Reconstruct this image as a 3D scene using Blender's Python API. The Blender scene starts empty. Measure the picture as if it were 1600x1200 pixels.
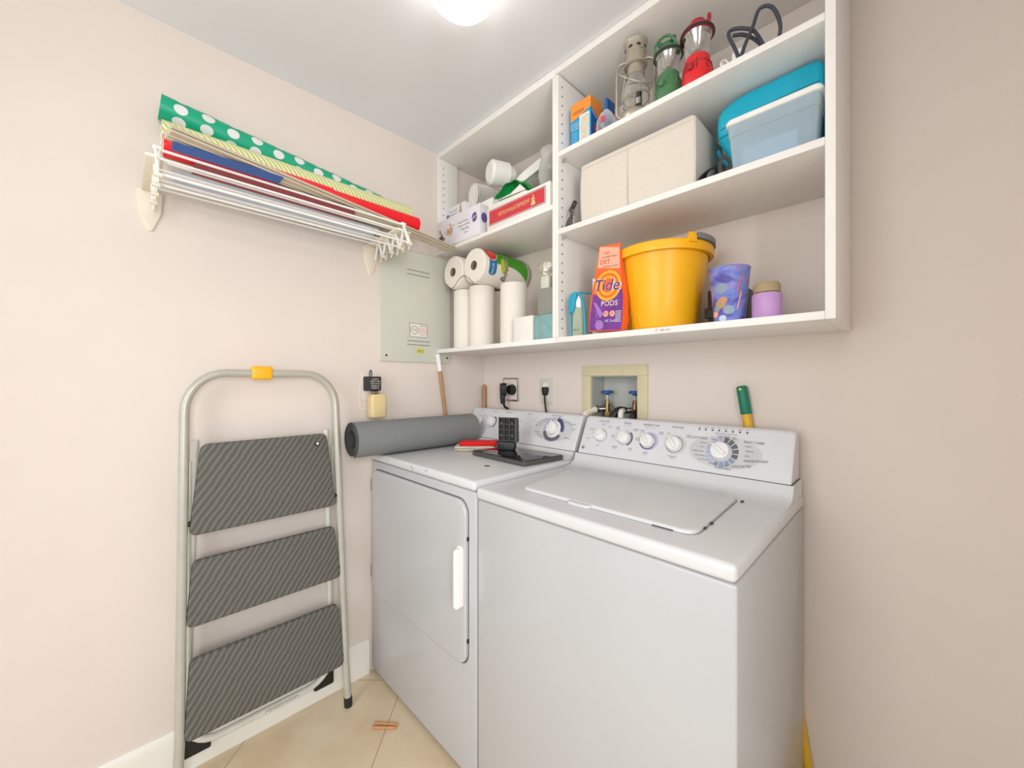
import bpy, bmesh, math, random
from mathutils import Vector, Matrix
random.seed(4)
PI = math.pi
S = bpy.context.scene
COL = S.collection

# ------------------------------------------------------------------ camera
cam = bpy.data.cameras.new('camera'); camo = bpy.data.objects.new('camera', cam); COL.objects.link(camo)
F_PX = 615.34
cam.sensor_fit = 'HORIZONTAL'; cam.sensor_width = 36.0
cam.lens = F_PX / 1600 * 36.0
cam.shift_y = -(600 - 595.23) / 1600
cam.clip_start = 0.02
camo.location = (1.5794, -1.356, 1.203)
camo.rotation_euler = (PI/2, 0, math.radians(45.343))
S.camera = camo

# ------------------------------------------------------------------ view
S.view_settings.view_transform = 'Standard'
S.view_settings.look = 'None'
S.view_settings.gamma = 1.0
S.view_settings.use_curve_mapping = False
S.view_settings.exposure = 0.13

# ------------------------------------------------------------------ world: even ambient fill, added to come in through the wall openings
w = bpy.data.worlds.new('world'); S.world = w; w.use_nodes = True
bg = w.node_tree.nodes['Background']
bg.inputs[0].default_value = (0.93, 0.96, 1.0, 1); bg.inputs[1].default_value = 1.0

def area(name, loc, target, sx, sy, power, color):
    l = bpy.data.lights.new(name, 'AREA'); l.shape = 'RECTANGLE'; l.size = sx; l.size_y = sy
    l.energy = power; l.color = color
    o = bpy.data.objects.new(name, l); COL.objects.link(o); o.location = loc
    o.rotation_euler = (Vector(target)-Vector(loc)).to_track_quat('-Z', 'Y').to_euler()
    return o
# added fill lights outside the wall openings (right of and behind the camera)
area('added_side_fill', (2.70, -1.72, 1.45), (0.4, -0.5, 1.2), 0.7, 1.1, 26, (1.0, 0.99, 0.975))
area('added_rear_fill', (1.2, -3.0, 1.6), (0.9, -0.3, 1.3), 1.2, 1.6, 23, (1.0, 0.99, 0.98))

# ------------------------------------------------------------------ materials
def lin(c):
    c = c/255.0
    return c/12.92 if c <= 0.04045 else ((c+0.055)/1.055)**2.4
MATS = {}
def mat(name, rgb, rough=0.5, metal=0.0, noise=0.04, scale=18.0, spec=0.5, bump=0.0, emit=None, emit_s=0.0, sss=0.0):
    m = bpy.data.materials.new(name); m.use_nodes = True
    nt = m.node_tree; b = nt.nodes['Principled BSDF']
    c = [lin(v) for v in rgb]
    tc = nt.nodes.new('ShaderNodeTexCoord')
    n = nt.nodes.new('ShaderNodeTexNoise'); n.inputs['Scale'].default_value = scale; n.inputs['Detail'].default_value = 3
    nt.links.new(tc.outputs['Object'], n.inputs['Vector'])
    r = nt.nodes.new('ShaderNodeValToRGB')
    r.color_ramp.elements[0].position = 0.3; r.color_ramp.elements[1].position = 0.7
    r.color_ramp.elements[0].color = [v*(1-noise) for v in c]+[1]
    r.color_ramp.elements[1].color = [min(1, v*(1+noise)) for v in c]+[1]
    nt.links.new(n.outputs['Fac'], r.inputs['Fac']); nt.links.new(r.outputs['Color'], b.inputs['Base Color'])
    b.inputs['Roughness'].default_value = rough; b.inputs['Metallic'].default_value = metal
    b.inputs['Specular IOR Level'].default_value = spec
    if bump:
        bp = nt.nodes.new('ShaderNodeBump'); bp.inputs['Strength'].default_value = bump; bp.inputs['Distance'].default_value = 0.002
        nt.links.new(n.outputs['Fac'], bp.inputs['Height']); nt.links.new(bp.outputs['Normal'], b.inputs['Normal'])
    if emit:
        b.inputs['Emission Color'].default_value = [lin(v) for v in emit]+[1]; b.inputs['Emission Strength'].default_value = emit_s
    MATS[name] = m
    return m
def glass(name, rgb, alpha=0.2, rough=0.05):
    """thin clear plastic or glass: mostly see-through, glossy at grazing angles"""
    m = bpy.data.materials.new(name); m.use_nodes = True; nt = m.node_tree
    for n in list(nt.nodes): nt.nodes.remove(n)
    out = nt.nodes.new('ShaderNodeOutputMaterial')
    tr = nt.nodes.new('ShaderNodeBsdfTransparent'); tr.inputs[0].default_value = [lin(v) for v in rgb]+[1]
    pr = nt.nodes.new('ShaderNodeBsdfPrincipled'); pr.inputs['Roughness'].default_value = rough
    pr.inputs['Base Color'].default_value = [lin(v) for v in rgb]+[1]
    fr = nt.nodes.new('ShaderNodeLayerWeight'); fr.inputs['Blend'].default_value = 0.35
    ma = nt.nodes.new('ShaderNodeMath'); ma.operation = 'MULTIPLY_ADD'
    ma.inputs[1].default_value = 0.8; ma.inputs[2].default_value = alpha; ma.use_clamp = True
    nt.links.new(fr.outputs['Facing'], ma.inputs[0])
    mx = nt.nodes.new('ShaderNodeMixShader')
    nt.links.new(ma.outputs[0], mx.inputs[0]); nt.links.new(tr.outputs[0], mx.inputs[1]); nt.links.new(pr.outputs[0], mx.inputs[2])
    nt.links.new(mx.outputs[0], out.inputs[0])
    MATS[name] = m; return m

mat('wall_paint', (226, 216, 208), 0.85, noise=0.012, scale=6, bump=0.02)
mat('ceiling_paint', (236, 239, 244), 0.9, noise=0.01, scale=6)
mat('white_trim', (236, 234, 226), 0.45, noise=0.01)
mat('shelf_white', (240, 238, 234), 0.5, noise=0.012)
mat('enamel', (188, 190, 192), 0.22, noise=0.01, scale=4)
mat('enamel_top_lit', (212, 214, 216), 0.3, noise=0.012, scale=9)  # same enamel as the fronts, lightened to suggest light from above
mat('console_white', (220, 222, 226), 0.4, noise=0.008)
mat('knob_white', (238, 239, 238), 0.3, noise=0.01)
mat('gap_dark', (70, 70, 70), 0.8)
mat('gap_grey', (150, 150, 150), 0.7)
mat('print_grey', (95, 98, 105), 0.7)
mat('print_light', (168, 172, 180), 0.7)
mat('dial_grey', (204, 206, 209), 0.5)
mat('dial_lilac', (182, 186, 212), 0.5)
mat('dial_navy', (72, 74, 110), 0.5)
mat('dial_slate', (100, 106, 112), 0.5)
mat('dial_blue', (140, 156, 180), 0.5)
mat('black', (28, 28, 29), 0.45, noise=0.08)
mat('black_gloss', (22, 23, 24), 0.06, noise=0.02)
mat('black_soft', (44, 44, 44), 0.7)
mat('charcoal', (78, 78, 76), 0.7)
mat('steel', (170, 170, 165), 0.25, 1.0)
mat('chrome', (210, 210, 210), 0.12, 1.0)
mat('brass', (150, 125, 88), 0.35, 0.9)
mat('ladder_tube', (186, 185, 174), 0.3, 0.15)
mat('ladder_white', (222, 221, 212), 0.35)
mat('yellow_plastic', (250, 184, 22), 0.38, noise=0.01)
mat('yellow_pole', (222, 176, 44), 0.45)
mat('green_grip', (18, 122, 96), 0.45)
mat('grey_grip', (132, 138, 142), 0.5)
mat('wood', (176, 138, 100), 0.6, noise=0.12, scale=30)
mat('cinnamon', (196, 142, 96), 0.7, noise=0.12, scale=60)
mat('mat_grey', (128, 132, 132), 0.85, noise=0.02, scale=60)
mat('mat_dark', (62, 64, 64), 0.85)
mat('red_cloth', (236, 28, 34), 0.8, noise=0.05, scale=80, bump=0.2)
mat('cream_cloth', (214, 206, 190), 0.9, noise=0.06, scale=80, bump=0.2)
mat('canvas', (220, 212, 200), 0.85, noise=0.02, scale=120, bump=0.15)
mat('paper_white', (236, 232, 226), 0.75, noise=0.015, bump=0.1, scale=60)
mat('paper_towel', (234, 228, 218), 0.9, noise=0.02, scale=140, bump=0.35)
mat('foam_white', (244, 244, 240), 0.6, noise=0.01)
mat('cream_plastic', (232, 224, 206), 0.45)
mat('white_plastic', (240, 240, 236), 0.4)
mat('valve_plate', (214, 205, 170), 0.55)
mat('valve_inside', (192, 196, 190), 0.6)
mat('panel_paint', (208, 210, 198), 0.45, noise=0.01)
mat('amber_plastic', (222, 202, 150), 0.35, noise=0.06, scale=14)
mat('blue_handle', (38, 92, 168), 0.4)
mat('teal_case', (12, 178, 208), 0.4)
mat('teal_dark', (10, 128, 158), 0.45)
mat('aqua_plastic', (36, 158, 190), 0.35)
mat('bulb_orange', (244, 148, 52), 0.45)
mat('bulb_cyan', (14, 158, 206), 0.45)
mat('bulb_blue', (20, 98, 176), 0.45)
mat('pink_print', (222, 60, 96), 0.5)
mat('red_print', (206, 58, 66), 0.5)
mat('red_dark', (140, 44, 50), 0.5)
mat('gold_print', (222, 196, 140), 0.5)
mat('violet_print', (92, 82, 150), 0.5)
mat('lavender_card', (228, 225, 230), 0.6)
mat('lavender', (176, 164, 204), 0.6)
mat('choc', (92, 68, 62), 0.7, noise=0.2)
mat('caramel', (208, 150, 112), 0.7, noise=0.2)
mat('gold_brown', (184, 158, 112), 0.7, noise=0.2)
mat('green_pack', (4, 172, 78), 0.35, noise=0.25, scale=30)
mat('green_mint', (106, 190, 152), 0.4)
mat('wrap_red', (238, 24, 36), 0.35)
mat('brand_green', (70, 160, 28), 0.4, noise=0.1)
mat('brand_red', (218, 44, 34), 0.4)
mat('brand_blue', (30, 116, 170), 0.4)
mat('lime', (196, 206, 60), 0.4)
mat('tide_orange', (248, 104, 48), 0.35, noise=0.05)
mat('tide_purple', (116, 56, 146), 0.35, noise=0.2, scale=25)
mat('tide_lilac', (164, 120, 196), 0.35)
mat('tide_yellow', (252, 178, 40), 0.35)
mat('tide_pale', (244, 178, 150), 0.4)
mat('tide_navy', (70, 56, 160), 0.35)
mat('lantern_silver', (186, 178, 162), 0.35, 0.6)
mat('lantern_green', (74, 124, 82), 0.4)
mat('lantern_green_dark', (44, 92, 60), 0.4)
mat('lantern_red', (226, 36, 42), 0.35)
mat('lantern_red_dark', (166, 30, 40), 0.4)
mat('reflector', (190, 190, 190), 0.12, 1.0, noise=0.3, scale=60)
mat('navy', (28, 34, 70), 0.5)
mat('cord_slate', (58, 62, 74), 0.5)
mat('bag_red', (160, 62, 74), 0.6)
mat('bag_blue', (34, 92, 176), 0.5)
mat('rail_beige', (196, 184, 162), 0.45, noise=0.03)
mat('rail_light', (226, 216, 196), 0.4)
mat('steel_dark', (70, 68, 66), 0.4, 0.7)
mat('teal_tin', (128, 168, 168), 0.5, noise=0.12, scale=40)
mat('flower_white', (240, 236, 226), 0.7)
mat('lamp_glass', (255, 255, 255), 0.3, emit=(255, 250, 242), emit_s=7.0)
mat('lamp_base', (190, 188, 184), 0.5)
mat('lilac_bottle', (190, 148, 204), 0.45)
mat('tan_cap', (168, 148, 110), 0.5)
mat('brown_dark', (48, 32, 24), 0.4)
mat('skyblue_pale', (196, 214, 236), 0.5)
glass('clear_glass', (240, 240, 236), 0.08)
glass('clear_plastic', (226, 226, 222), 0.22, 0.15)
glass('bin_plastic', (206, 226, 236), 0.42, 0.25)
glass('spray_plastic', (208, 218, 196), 0.45, 0.15)
glass('bag_film', (250, 248, 246), 0.05, 0.12)

def nodes_mat(name, rough=0.4):
    m = bpy.data.materials.new(name); m.use_nodes = True
    b = m.node_tree.nodes['Principled BSDF']; b.inputs['Roughness'].default_value = rough
    MATS[name] = m; return m, m.node_tree, b
def ramp(nt, stops, interp='LINEAR'):
    r = nt.nodes.new('ShaderNodeValToRGB'); r.color_ramp.interpolation = interp
    while len(r.color_ramp.elements) < len(stops): r.color_ramp.elements.new(0.5)
    for e, (p, c) in zip(r.color_ramp.elements, stops):
        e.position = p; e.color = [lin(v) for v in c]+[1]
    return r
def obj_coord(nt, loc=(0,0,0), rot=(0,0,0), sc=(1,1,1)):
    tc = nt.nodes.new('ShaderNodeTexCoord'); mp = nt.nodes.new('ShaderNodeMapping')
    mp.inputs['Location'].default_value = loc; mp.inputs['Rotation'].default_value = rot; mp.inputs['Scale'].default_value = sc
    nt.links.new(tc.outputs['Object'], mp.inputs['Vector']); return mp
def mathn(nt, op, a, b=None):
    n = nt.nodes.new('ShaderNodeMath'); n.operation = op
    for i, v in enumerate((a, b)):
        if v is None: continue
        if hasattr(v, 'links'): nt.links.new(v, n.inputs[i])
        else: n.inputs[i].default_value = v
    return n.outputs[0]

# floor tiles laid diagonally, thin grout; floor object stands at the world origin
m, nt, b = nodes_mat('floor_tile', 0.35)
mp = obj_coord(nt, rot=(0, 0, 0))
sep = nt.nodes.new('ShaderNodeSeparateXYZ'); nt.links.new(mp.outputs[0], sep.inputs[0])
def grout_line(sgn, off):
    s = mathn(nt, 'ADD', sep.outputs[0], mathn(nt, 'MULTIPLY', sep.outputs[1], sgn))
    s = mathn(nt, 'ADD', s, off)
    s = mathn(nt, 'DIVIDE', s, 0.646)
    fr_ = mathn(nt, 'FRACT', mathn(nt, 'ADD', s, 20.0))
    d = mathn(nt, 'MINIMUM', fr_, mathn(nt, 'SUBTRACT', 1.0, fr_))
    return mathn(nt, 'LESS_THAN', d, 0.0045)
g = mathn(nt, 'MAXIMUM', grout_line(1.0, 0.405), grout_line(-1.0, -0.70))
n1 = nt.nodes.new('ShaderNodeTexNoise'); n1.inputs['Scale'].default_value = 5; n1.inputs['Detail'].default_value = 5
nt.links.new(mp.outputs[0], n1.inputs['Vector'])
r1 = ramp(nt, [(0.3, (203, 182, 150)), (0.5, (216, 198, 168)), (0.7, (222, 208, 180))])
nt.links.new(n1.outputs['Fac'], r1.inputs['Fac'])
mx = nt.nodes.new('ShaderNodeMix'); mx.data_type = 'RGBA'
nt.links.new(g, mx.inputs['Factor']); nt.links.new(r1.outputs[0], mx.inputs[6]); mx.inputs[7].default_value = [lin(v) for v in (176, 158, 128)]+[1]
nt.links.new(mx.outputs[2], b.inputs['Base Color'])

# ladder tread: diagonal ribs
m, nt, b = nodes_mat('tread_rubber', 0.75)
mp = obj_coord(nt, rot=(math.radians(34), 0, 0), sc=(1, 1, 1))
wv = nt.nodes.new('ShaderNodeTexWave'); wv.inputs['Scale'].default_value = 19; wv.bands_direction = 'Y'; wv.inputs['Distortion'].default_value = 2.2
wv.inputs['Detail'].default_value = 2
nt.links.new(mp.outputs[0], wv.inputs['Vector'])
r1 = ramp(nt, [(0.0, (84, 84, 80)), (0.6, (96, 95, 90)), (1.0, (114, 112, 106))])
nt.links.new(wv.outputs['Fac'], r1.inputs['Fac']); nt.links.new(r1.outputs[0], b.inputs['Base Color'])
bp = nt.nodes.new('ShaderNodeBump'); bp.inputs['Strength'].default_value = 0.4; bp.inputs['Distance'].default_value = 0.002
nt.links.new(wv.outputs['Fac'], bp.inputs['Height']); nt.links.new(bp.outputs[0], b.inputs['Normal'])

# green paper with white dots is built as geometry; striped paper is a spiral stripe
mat('wrap_green', (0, 166, 128), 0.4)
mat('dot_white', (226, 228, 226), 0.5)
m, nt, b = nodes_mat('wrap_stripe', 0.45)
mp = obj_coord(nt, rot=(0, 0, 0))
sep = nt.nodes.new('ShaderNodeSeparateXYZ'); nt.links.new(mp.outputs[0], sep.inputs[0])
an = mathn(nt, 'ARCTAN2', sep.outputs[2], sep.outputs[0])
s = mathn(nt, 'ADD', mathn(nt, 'MULTIPLY', sep.outputs[1], 70.0), mathn(nt, 'MULTIPLY', an, 1.9099))
fr_ = mathn(nt, 'FRACT', mathn(nt, 'ADD', s, 200.0))
r1 = ramp(nt, [(0.0, (232, 240, 186)), (0.42, (206, 224, 120)), (0.62, (96, 150, 70)), (0.76, (238, 240, 208)), (0.88, (214, 120, 90)), (0.95, (236, 240, 200))], 'CONSTANT')
nt.links.new(fr_, r1.inputs['Fac']); nt.links.new(r1.outputs[0], b.inputs['Base Color'])

# painted night-sky tin
m, nt, b = nodes_mat('painted_tin', 0.35)
mp = obj_coord(nt, sc=(1, 1, 1.6))
n1 = nt.nodes.new('ShaderNodeTexNoise'); n1.inputs['Scale'].default_value = 16; n1.inputs['Detail'].default_value = 6; n1.inputs['Distortion'].default_value = 0.6
nt.links.new(mp.outputs[0], n1.inputs['Vector'])
r1 = ramp(nt, [(0.28, (66, 52, 130)), (0.42, (96, 88, 176)), (0.5, (112, 136, 214)), (0.58, (150, 140, 206)), (0.66, (158, 96, 160)), (0.75, (88, 66, 140))])
nt.links.new(n1.outputs['Fac'], r1.inputs['Fac']); nt.links.new(r1.outputs[0], b.inputs['Base Color'])

# grater / label fine print pattern
m, nt, b = nodes_mat('woven_tin', 0.5)
mp = obj_coord(nt)
ch = nt.nodes.new('ShaderNodeTexChecker'); ch.inputs['Scale'].default_value = 260
ch.inputs['Color1'].default_value = [lin(v) for v in (96, 100, 96)]+[1]; ch.inputs['Color2'].default_value = [lin(v) for v in (172, 174, 164)]+[1]
nt.links.new(mp.outputs[0], ch.inputs['Vector']); nt.links.new(ch.outputs[0], b.inputs['Base Color'])

# ------------------------------------------------------------------ mesh building
def fr(o, ex, ey):
    """a flat frame: (u, v, w) -> world, w along ex x ey"""
    o = Vector(o); ex = Vector(ex).normalized(); ey = Vector(ey).normalized(); ez = ex.cross(ey)
    return lambda u, v, w=0.0: o + ex*u + ey*v + ez*w
def cylmap(o, axis, up, r):
    """wrap (u along axis, v around from 'out' toward up, w outwards) onto a cylinder"""
    o = Vector(o); ax = Vector(axis).normalized(); up = Vector(up).normalized(); out = up.cross(ax)
    return lambda u, v, w=0.0: o + ax*u + (out*math.cos(v/r) + up*math.sin(v/r))*(r+w)
def rrect(w_, h_, r, n=5, cx=0.0, cy=0.0):
    pts = []
    for sx, sy, a0 in ((1, 1, 0), (-1, 1, 90), (-1, -1, 180), (1, -1, 270)):
        for k in range(n+1):
            a = math.radians(a0 + 90*k/n)
            pts.append((cx+sx*(w_/2-r)+r*math.cos(a), cy+sy*(h_/2-r)+r*math.sin(a)))
    return pts
def roundpoly(P, r, n=5):
    out = []; N = len(P)
    for i in range(N):
        a, b_, c = Vector(P[i-1]), Vector(P[i]), Vector(P[(i+1) % N])
        d1 = (a-b_).normalized(); d2 = (c-b_).normalized()
        rr = min(r, (a-b_).length*0.45, (c-b_).length*0.45)
        p, q = b_+d1*rr, b_+d2*rr
        for k in range(n+1):
            t = k/n; out.append(tuple((1-t)**2*p + 2*t*(1-t)*b_ + t*t*q))
    return out
def circ(r, n=24, cx=0.0, cy=0.0, ry=None):
    ry = r if ry is None else ry
    return [(cx+r*math.cos(2*PI*k/n), cy+ry*math.sin(2*PI*k/n)) for k in range(n)]
TEXTCACHE = {}
def text_mesh(s):
    if s in TEXTCACHE: return TEXTCACHE[s]
    cu = bpy.data.curves.new('t', 'FONT'); cu.body = s; cu.size = 1.0; cu.resolution_u = 2
    cu.align_x = 'CENTER'; cu.align_y = 'CENTER'
    o = bpy.data.objects.new('t', cu); COL.objects.link(o)
    dg = bpy.context.evaluated_depsgraph_get(); me = bpy.data.meshes.new_from_object(o.evaluated_get(dg))
    V = [tuple(v.co) for v in me.vertices]; Fc = [tuple(p.vertices) for p in me.polygons]
    bpy.data.objects.remove(o); bpy.data.curves.remove(cu); bpy.data.meshes.remove(me)
    TEXTCACHE[s] = (V, Fc); return V, Fc

class MB:
    def __init__(s, default='white_plastic'):
        s.v = []; s.f = []; s.mi = []; s.mats = []; s.d = default
    def _m(s, name):
        name = name or s.d
        if name not in s.mats: s.mats.append(name)
        return s.mats.index(name)
    def add(s, V, Fc, m=None):
        k = len(s.v); i = s._m(m)
        s.v += [Vector(v) for v in V]; s.f += [tuple(a+k for a in f) for f in Fc]; s.mi += [i]*len(Fc); return s
    def box(s, lo, hi, m=None, bev=0.0, seg=2, rotz=0.0, rot=None, pivot=None):
        lo = Vector(lo); hi = Vector(hi); c = (lo+hi)/2; d = hi-lo
        bm = bmesh.new(); bmesh.ops.create_cube(bm, size=1.0)
        for v in bm.verts: v.co = Vector((v.co.x*d.x, v.co.y*d.y, v.co.z*d.z))
        if bev > 0: bmesh.ops.bevel(bm, geom=list(bm.edges), offset=min(bev, min(d)*0.49), segments=seg, affect='EDGES', profile=0.5)
        R = rot.to_3x3() if rot else Matrix.Rotation(rotz, 3, 'Z')
        bm.verts.index_update()
        pv = Vector(pivot) if pivot else c
        V = [pv + R @ (v.co + c - pv) for v in bm.verts]
        s.add(V, [tuple(v.index for v in f.verts) for f in bm.faces], m); bm.free(); return s
    def ring_loft(s, rings, m=None, cap0=True, cap1=True, closed=True):
        n = len(rings[0]); V = [p for r in rings for p in r]; Fc = []
        for i in range(len(rings)-1):
            for k in range(n if closed else n-1):
                a = i*n+k; b_ = i*n+(k+1) % n; Fc.append((a, b_, b_+n, a+n))
        if cap0: Fc.append(tuple(range(n-1, -1, -1)))
        if cap1: Fc.append(tuple((len(rings)-1)*n+k for k in range(n)))
        return s.add(V, Fc, m)
    def plate(s, f, pts, d, m=None, bev=0.0, w0=0.0):
        """prism on a frame with softened front edge"""
        cx = sum(p[0] for p in pts)/len(pts); cy = sum(p[1] for p in pts)/len(pts)
        def inset(t):
            out = []
            n = len(pts)
            for i in range(n):
                a = Vector(pts[i-1]); b_ = Vector(pts[i]); c = Vector(pts[(i+1) % n])
                e1 = (b_-a); e2 = (c-b_)
                n1 = Vector((-e1.y, e1.x)); n2 = Vector((-e2.y, e2.x))
                if n1.length > 1e-9: n1.normalize()
                if n2.length > 1e-9: n2.normalize()
                nn = n1+n2
                if nn.length < 1e-6: nn = n1 if n1.length else n2
                nn.normalize(); q = b_+nn*t; out.append((q.x, q.y))
            return out
        R = [[f(x, y, w0) for x, y in pts]]
        if bev > 0:
            for k in range(4):
                a = k/3*PI/2
                R.append([f(x, y, w0+d-bev+bev*math.sin(a)) for x, y in inset(bev*(1-math.cos(a)))])
        else: R.append([f(x, y, w0+d) for x, y in pts])
        return s.ring_loft(R, m)
    def decal(s, f, pts, m=None, w=0.0004):
        return s.add([f(x, y, w) for x, y in pts], [tuple(range(len(pts)))], m)
    def ringdecal(s, f, r0, r1, a0, a1, m=None, w=0.0004, n=24, cx=0, cy=0):
        V = []; Fc = []
        for k in range(n+1):
            a = math.radians(a0+(a1-a0)*k/n)
            V += [f(cx+r0*math.cos(a), cy+r0*math.sin(a), w), f(cx+r1*math.cos(a), cy+r1*math.sin(a), w)]
        for k in range(n): Fc.append((2*k, 2*k+1, 2*k+3, 2*k+2))
        return s.add(V, Fc, m)
    def text(s, f, txt, h, cx=0.0, cy=0.0, m=None, w=0.0006, ang=0.0, shear=0.0, sx=1.0):
        V, Fc = text_mesh(txt); ca, sa = math.cos(ang), math.sin(ang)
        out = []
        for x, y, z in V:
            x, y = (x+shear*y)*h*1.35*sx, y*h*1.35
            out.append(f(cx+x*ca-y*sa, cy+x*sa+y*ca, w))
        return s.add(out, Fc, m)
    def tube(s, path, r, m=None, n=10, closed=False, caps=True):
        P = [Vector(p) for p in path]; N = len(P)
        rs = r if isinstance(r, (list, tuple)) else [r]*N
        T = []
        for i in range(N):
            if closed: t = P[(i+1) % N]-P[i-1]
            else: t = P[min(i+1, N-1)]-P[max(i-1, 0)]
            T.append(t.normalized())
        ref = Vector((0, 0, 1)) if abs(T[0].z) < 0.9 else Vector((1, 0, 0))
        u = T[0].cross(ref).normalized(); rings = []
        for i in range(N):
            u = (u - T[i]*u.dot(T[i])).normalized(); v = T[i].cross(u)
            rings.append([P[i]+(u*math.cos(2*PI*k/n)+v*math.sin(2*PI*k/n))*rs[i] for k in range(n)])
        if closed: rings.append(rings[0])
        return s.ring_loft(rings, m, caps and not closed, caps and not closed)
    def cyl(s, p0, p1, r0, r1=None, m=None, n=24, caps=True, bev=0.0):
        r1 = r0 if r1 is None else r1; p0 = Vector(p0); p1 = Vector(p1)
        if bev:
            d = (p1-p0).normalized()
            return s.tube([p0, p0+d*bev*0.3, p0+d*bev, p1-d*bev, p1-d*bev*0.3, p1], [r0-bev, r0-bev*0.3, r0, r1, r1-bev*0.3, r1-bev], m, n)
        return s.tube([p0, p1], [r0, r1], m, n, caps=caps)
    def lathe(s, prof, o, axis=(0, 0, 1), m=None, n=36, cap0=False, cap1=False, sx=1.0, sy=1.0, rotz=0.0):
        """prof: (r, h) list"""
        o = Vector(o); ax = Vector(axis).normalized()
        ref = Vector((1, 0, 0)) if abs(ax.x) < 0.9 else Vector((0, 1, 0))
        v = ax.cross(ref).normalized(); u = v.cross(ax).normalized()
        R = []
        for r, h in prof:
            R.append([o+ax*h+u*(r*sx*math.cos(2*PI*k/n+rotz))+v*(r*sy*math.sin(2*PI*k/n+rotz)) for k in range(n)])
        return s.ring_loft(R, m, cap0, cap1)
    def extrude_x(s, prof, x0, x1, m=None):
        """closed (y,z) profile swept along x"""
        return s.ring_loft([[Vector((x0, y, z)) for y, z in prof], [Vector((x1, y, z)) for y, z in prof]], m)
    def sphere(s, c, r, m=None, n=16, sc=(1, 1, 1)):
        c = Vector(c); V = []; Fc = []; K = n//2
        for i in range(K+1):
            t = PI*i/K
            for k in range(n):
                a = 2*PI*k/n; V.append(c+Vector((r*sc[0]*math.sin(t)*math.cos(a), r*sc[1]*math.sin(t)*math.sin(a), r*sc[2]*math.cos(t))))
        for i in range(K):
            for k in range(n):
                a = i*n+k; b_ = i*n+(k+1) % n; Fc.append((a, a+n, b_+n, b_))
        return s.add(V, Fc, m)
    def build(s, name, parent=None, label=None, cat=None, group=None, kind=None, loc=None, sharp=38):
        me = bpy.data.meshes.new(name)
        o = bpy.data.objects.new(name, me); COL.objects.link(o)
        org = Vector((0, 0, 0))
        if parent is not None: org = wloc(parent); o.parent = parent
        elif loc is not None: org = Vector(loc); o.location = org
        me.from_pydata([tuple(v-org) for v in s.v], [], s.f)
        for n_ in s.mats: me.materials.append(MATS[n_])
        for p, i in zip(me.polygons, s.mi): p.material_index = i; p.use_smooth = True
        me.validate(clean_customdata=False)
        bm = bmesh.new(); bm.from_mesh(me)
        bmesh.ops.remove_doubles(bm, verts=bm.verts, dist=1e-6)
        bm.to_mesh(me); bm.free()
        me.set_sharp_from_angle(angle=math.radians(sharp))
        tag(o, label, cat, group, kind)
        return o
def wloc(o):
    v = Vector(o.location)
    while o.parent: o = o.parent; v += Vector(o.location)
    return v
def tag(o, label=None, cat=None, group=None, kind=None):
    for k, v in (('label', label), ('category', cat), ('group', group), ('kind', kind)):
        if v: o[k] = v
    return o
def thing(name, loc, label, cat, group=None):
    o = bpy.data.objects.new(name, None); COL.objects.link(o); o.location = loc; o.empty_display_size = 0.05
    return tag(o, label, cat, group)
def arc(c, r, a0, a1, n, f):
    return [f(c[0]+r*math.cos(math.radians(a0+(a1-a0)*k/n)), c[1]+r*math.sin(math.radians(a0+(a1-a0)*k/n))) for k in range(n+1)]
def smooth_path(P, sub=6, closed=False):
    P = [Vector(p) for p in P]; N = len(P); out = []
    rng = N if closed else N-1
    for i in range(rng):
        if closed: p0, p1, p2, p3 = P[i-1], P[i], P[(i+1) % N], P[(i+2) % N]
        else: p0, p1, p2, p3 = P[max(i-1, 0)], P[i], P[i+1], P[min(i+2, N-1)]
        for k in range(sub):
            t = k/sub
            out.append(0.5*((2*p1)+(p2-p0)*t+(2*p0-5*p1+4*p2-p3)*t*t+(3*p1-p0-3*p2+p3)*t**3))
    if not closed: out.append(P[-1])
    return out
FRONT = lambda x, y, z: fr((x, y, z), (1, 0, 0), (0, 0, 1))     # faces -Y : ex x ez = -y
SIDE = lambda x, y, z: fr((x, y, z), (0, 1, 0), (0, 0, 1))      # faces +X
TOP = lambda x, y, z: fr((x, y, z), (1, 0, 0), (0, 1, 0))       # faces +Z

# ================================================================== THE ROOM
H = 2.28; XR = 2.05; YF = -2.15
MB('floor_tile').box((-0.1, -3.6, -0.1), (3.6, 0.2, 0.0)).build('floor', kind='structure', label='beige diagonal floor tiles')
MB('ceiling_paint').box((-0.1, YF-0.1, H), (XR+0.1, 0.2, H+0.1)).build('ceiling', kind='structure')
MB('wall_paint').box((-0.1, YF-0.1, 0), (0.0, 0.2, H)).build('wall_left', kind='structure')
# back wall with the opening of the valve recess
ox0, ox1, oz0, oz1 = 0.666, 0.871, 1.0, 1.223
wb = MB('wall_paint')
wb.box((0, 0, 0), (ox0, 0.16, H)); wb.box((ox1, 0, 0), (XR+0.1, 0.16, H))
wb.box((ox0, 0, 0), (ox1, 0.16, oz0)); wb.box((ox0, 0, oz1), (ox1, 0.16, H))
wb.build('wall_back', kind='structure')
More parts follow.
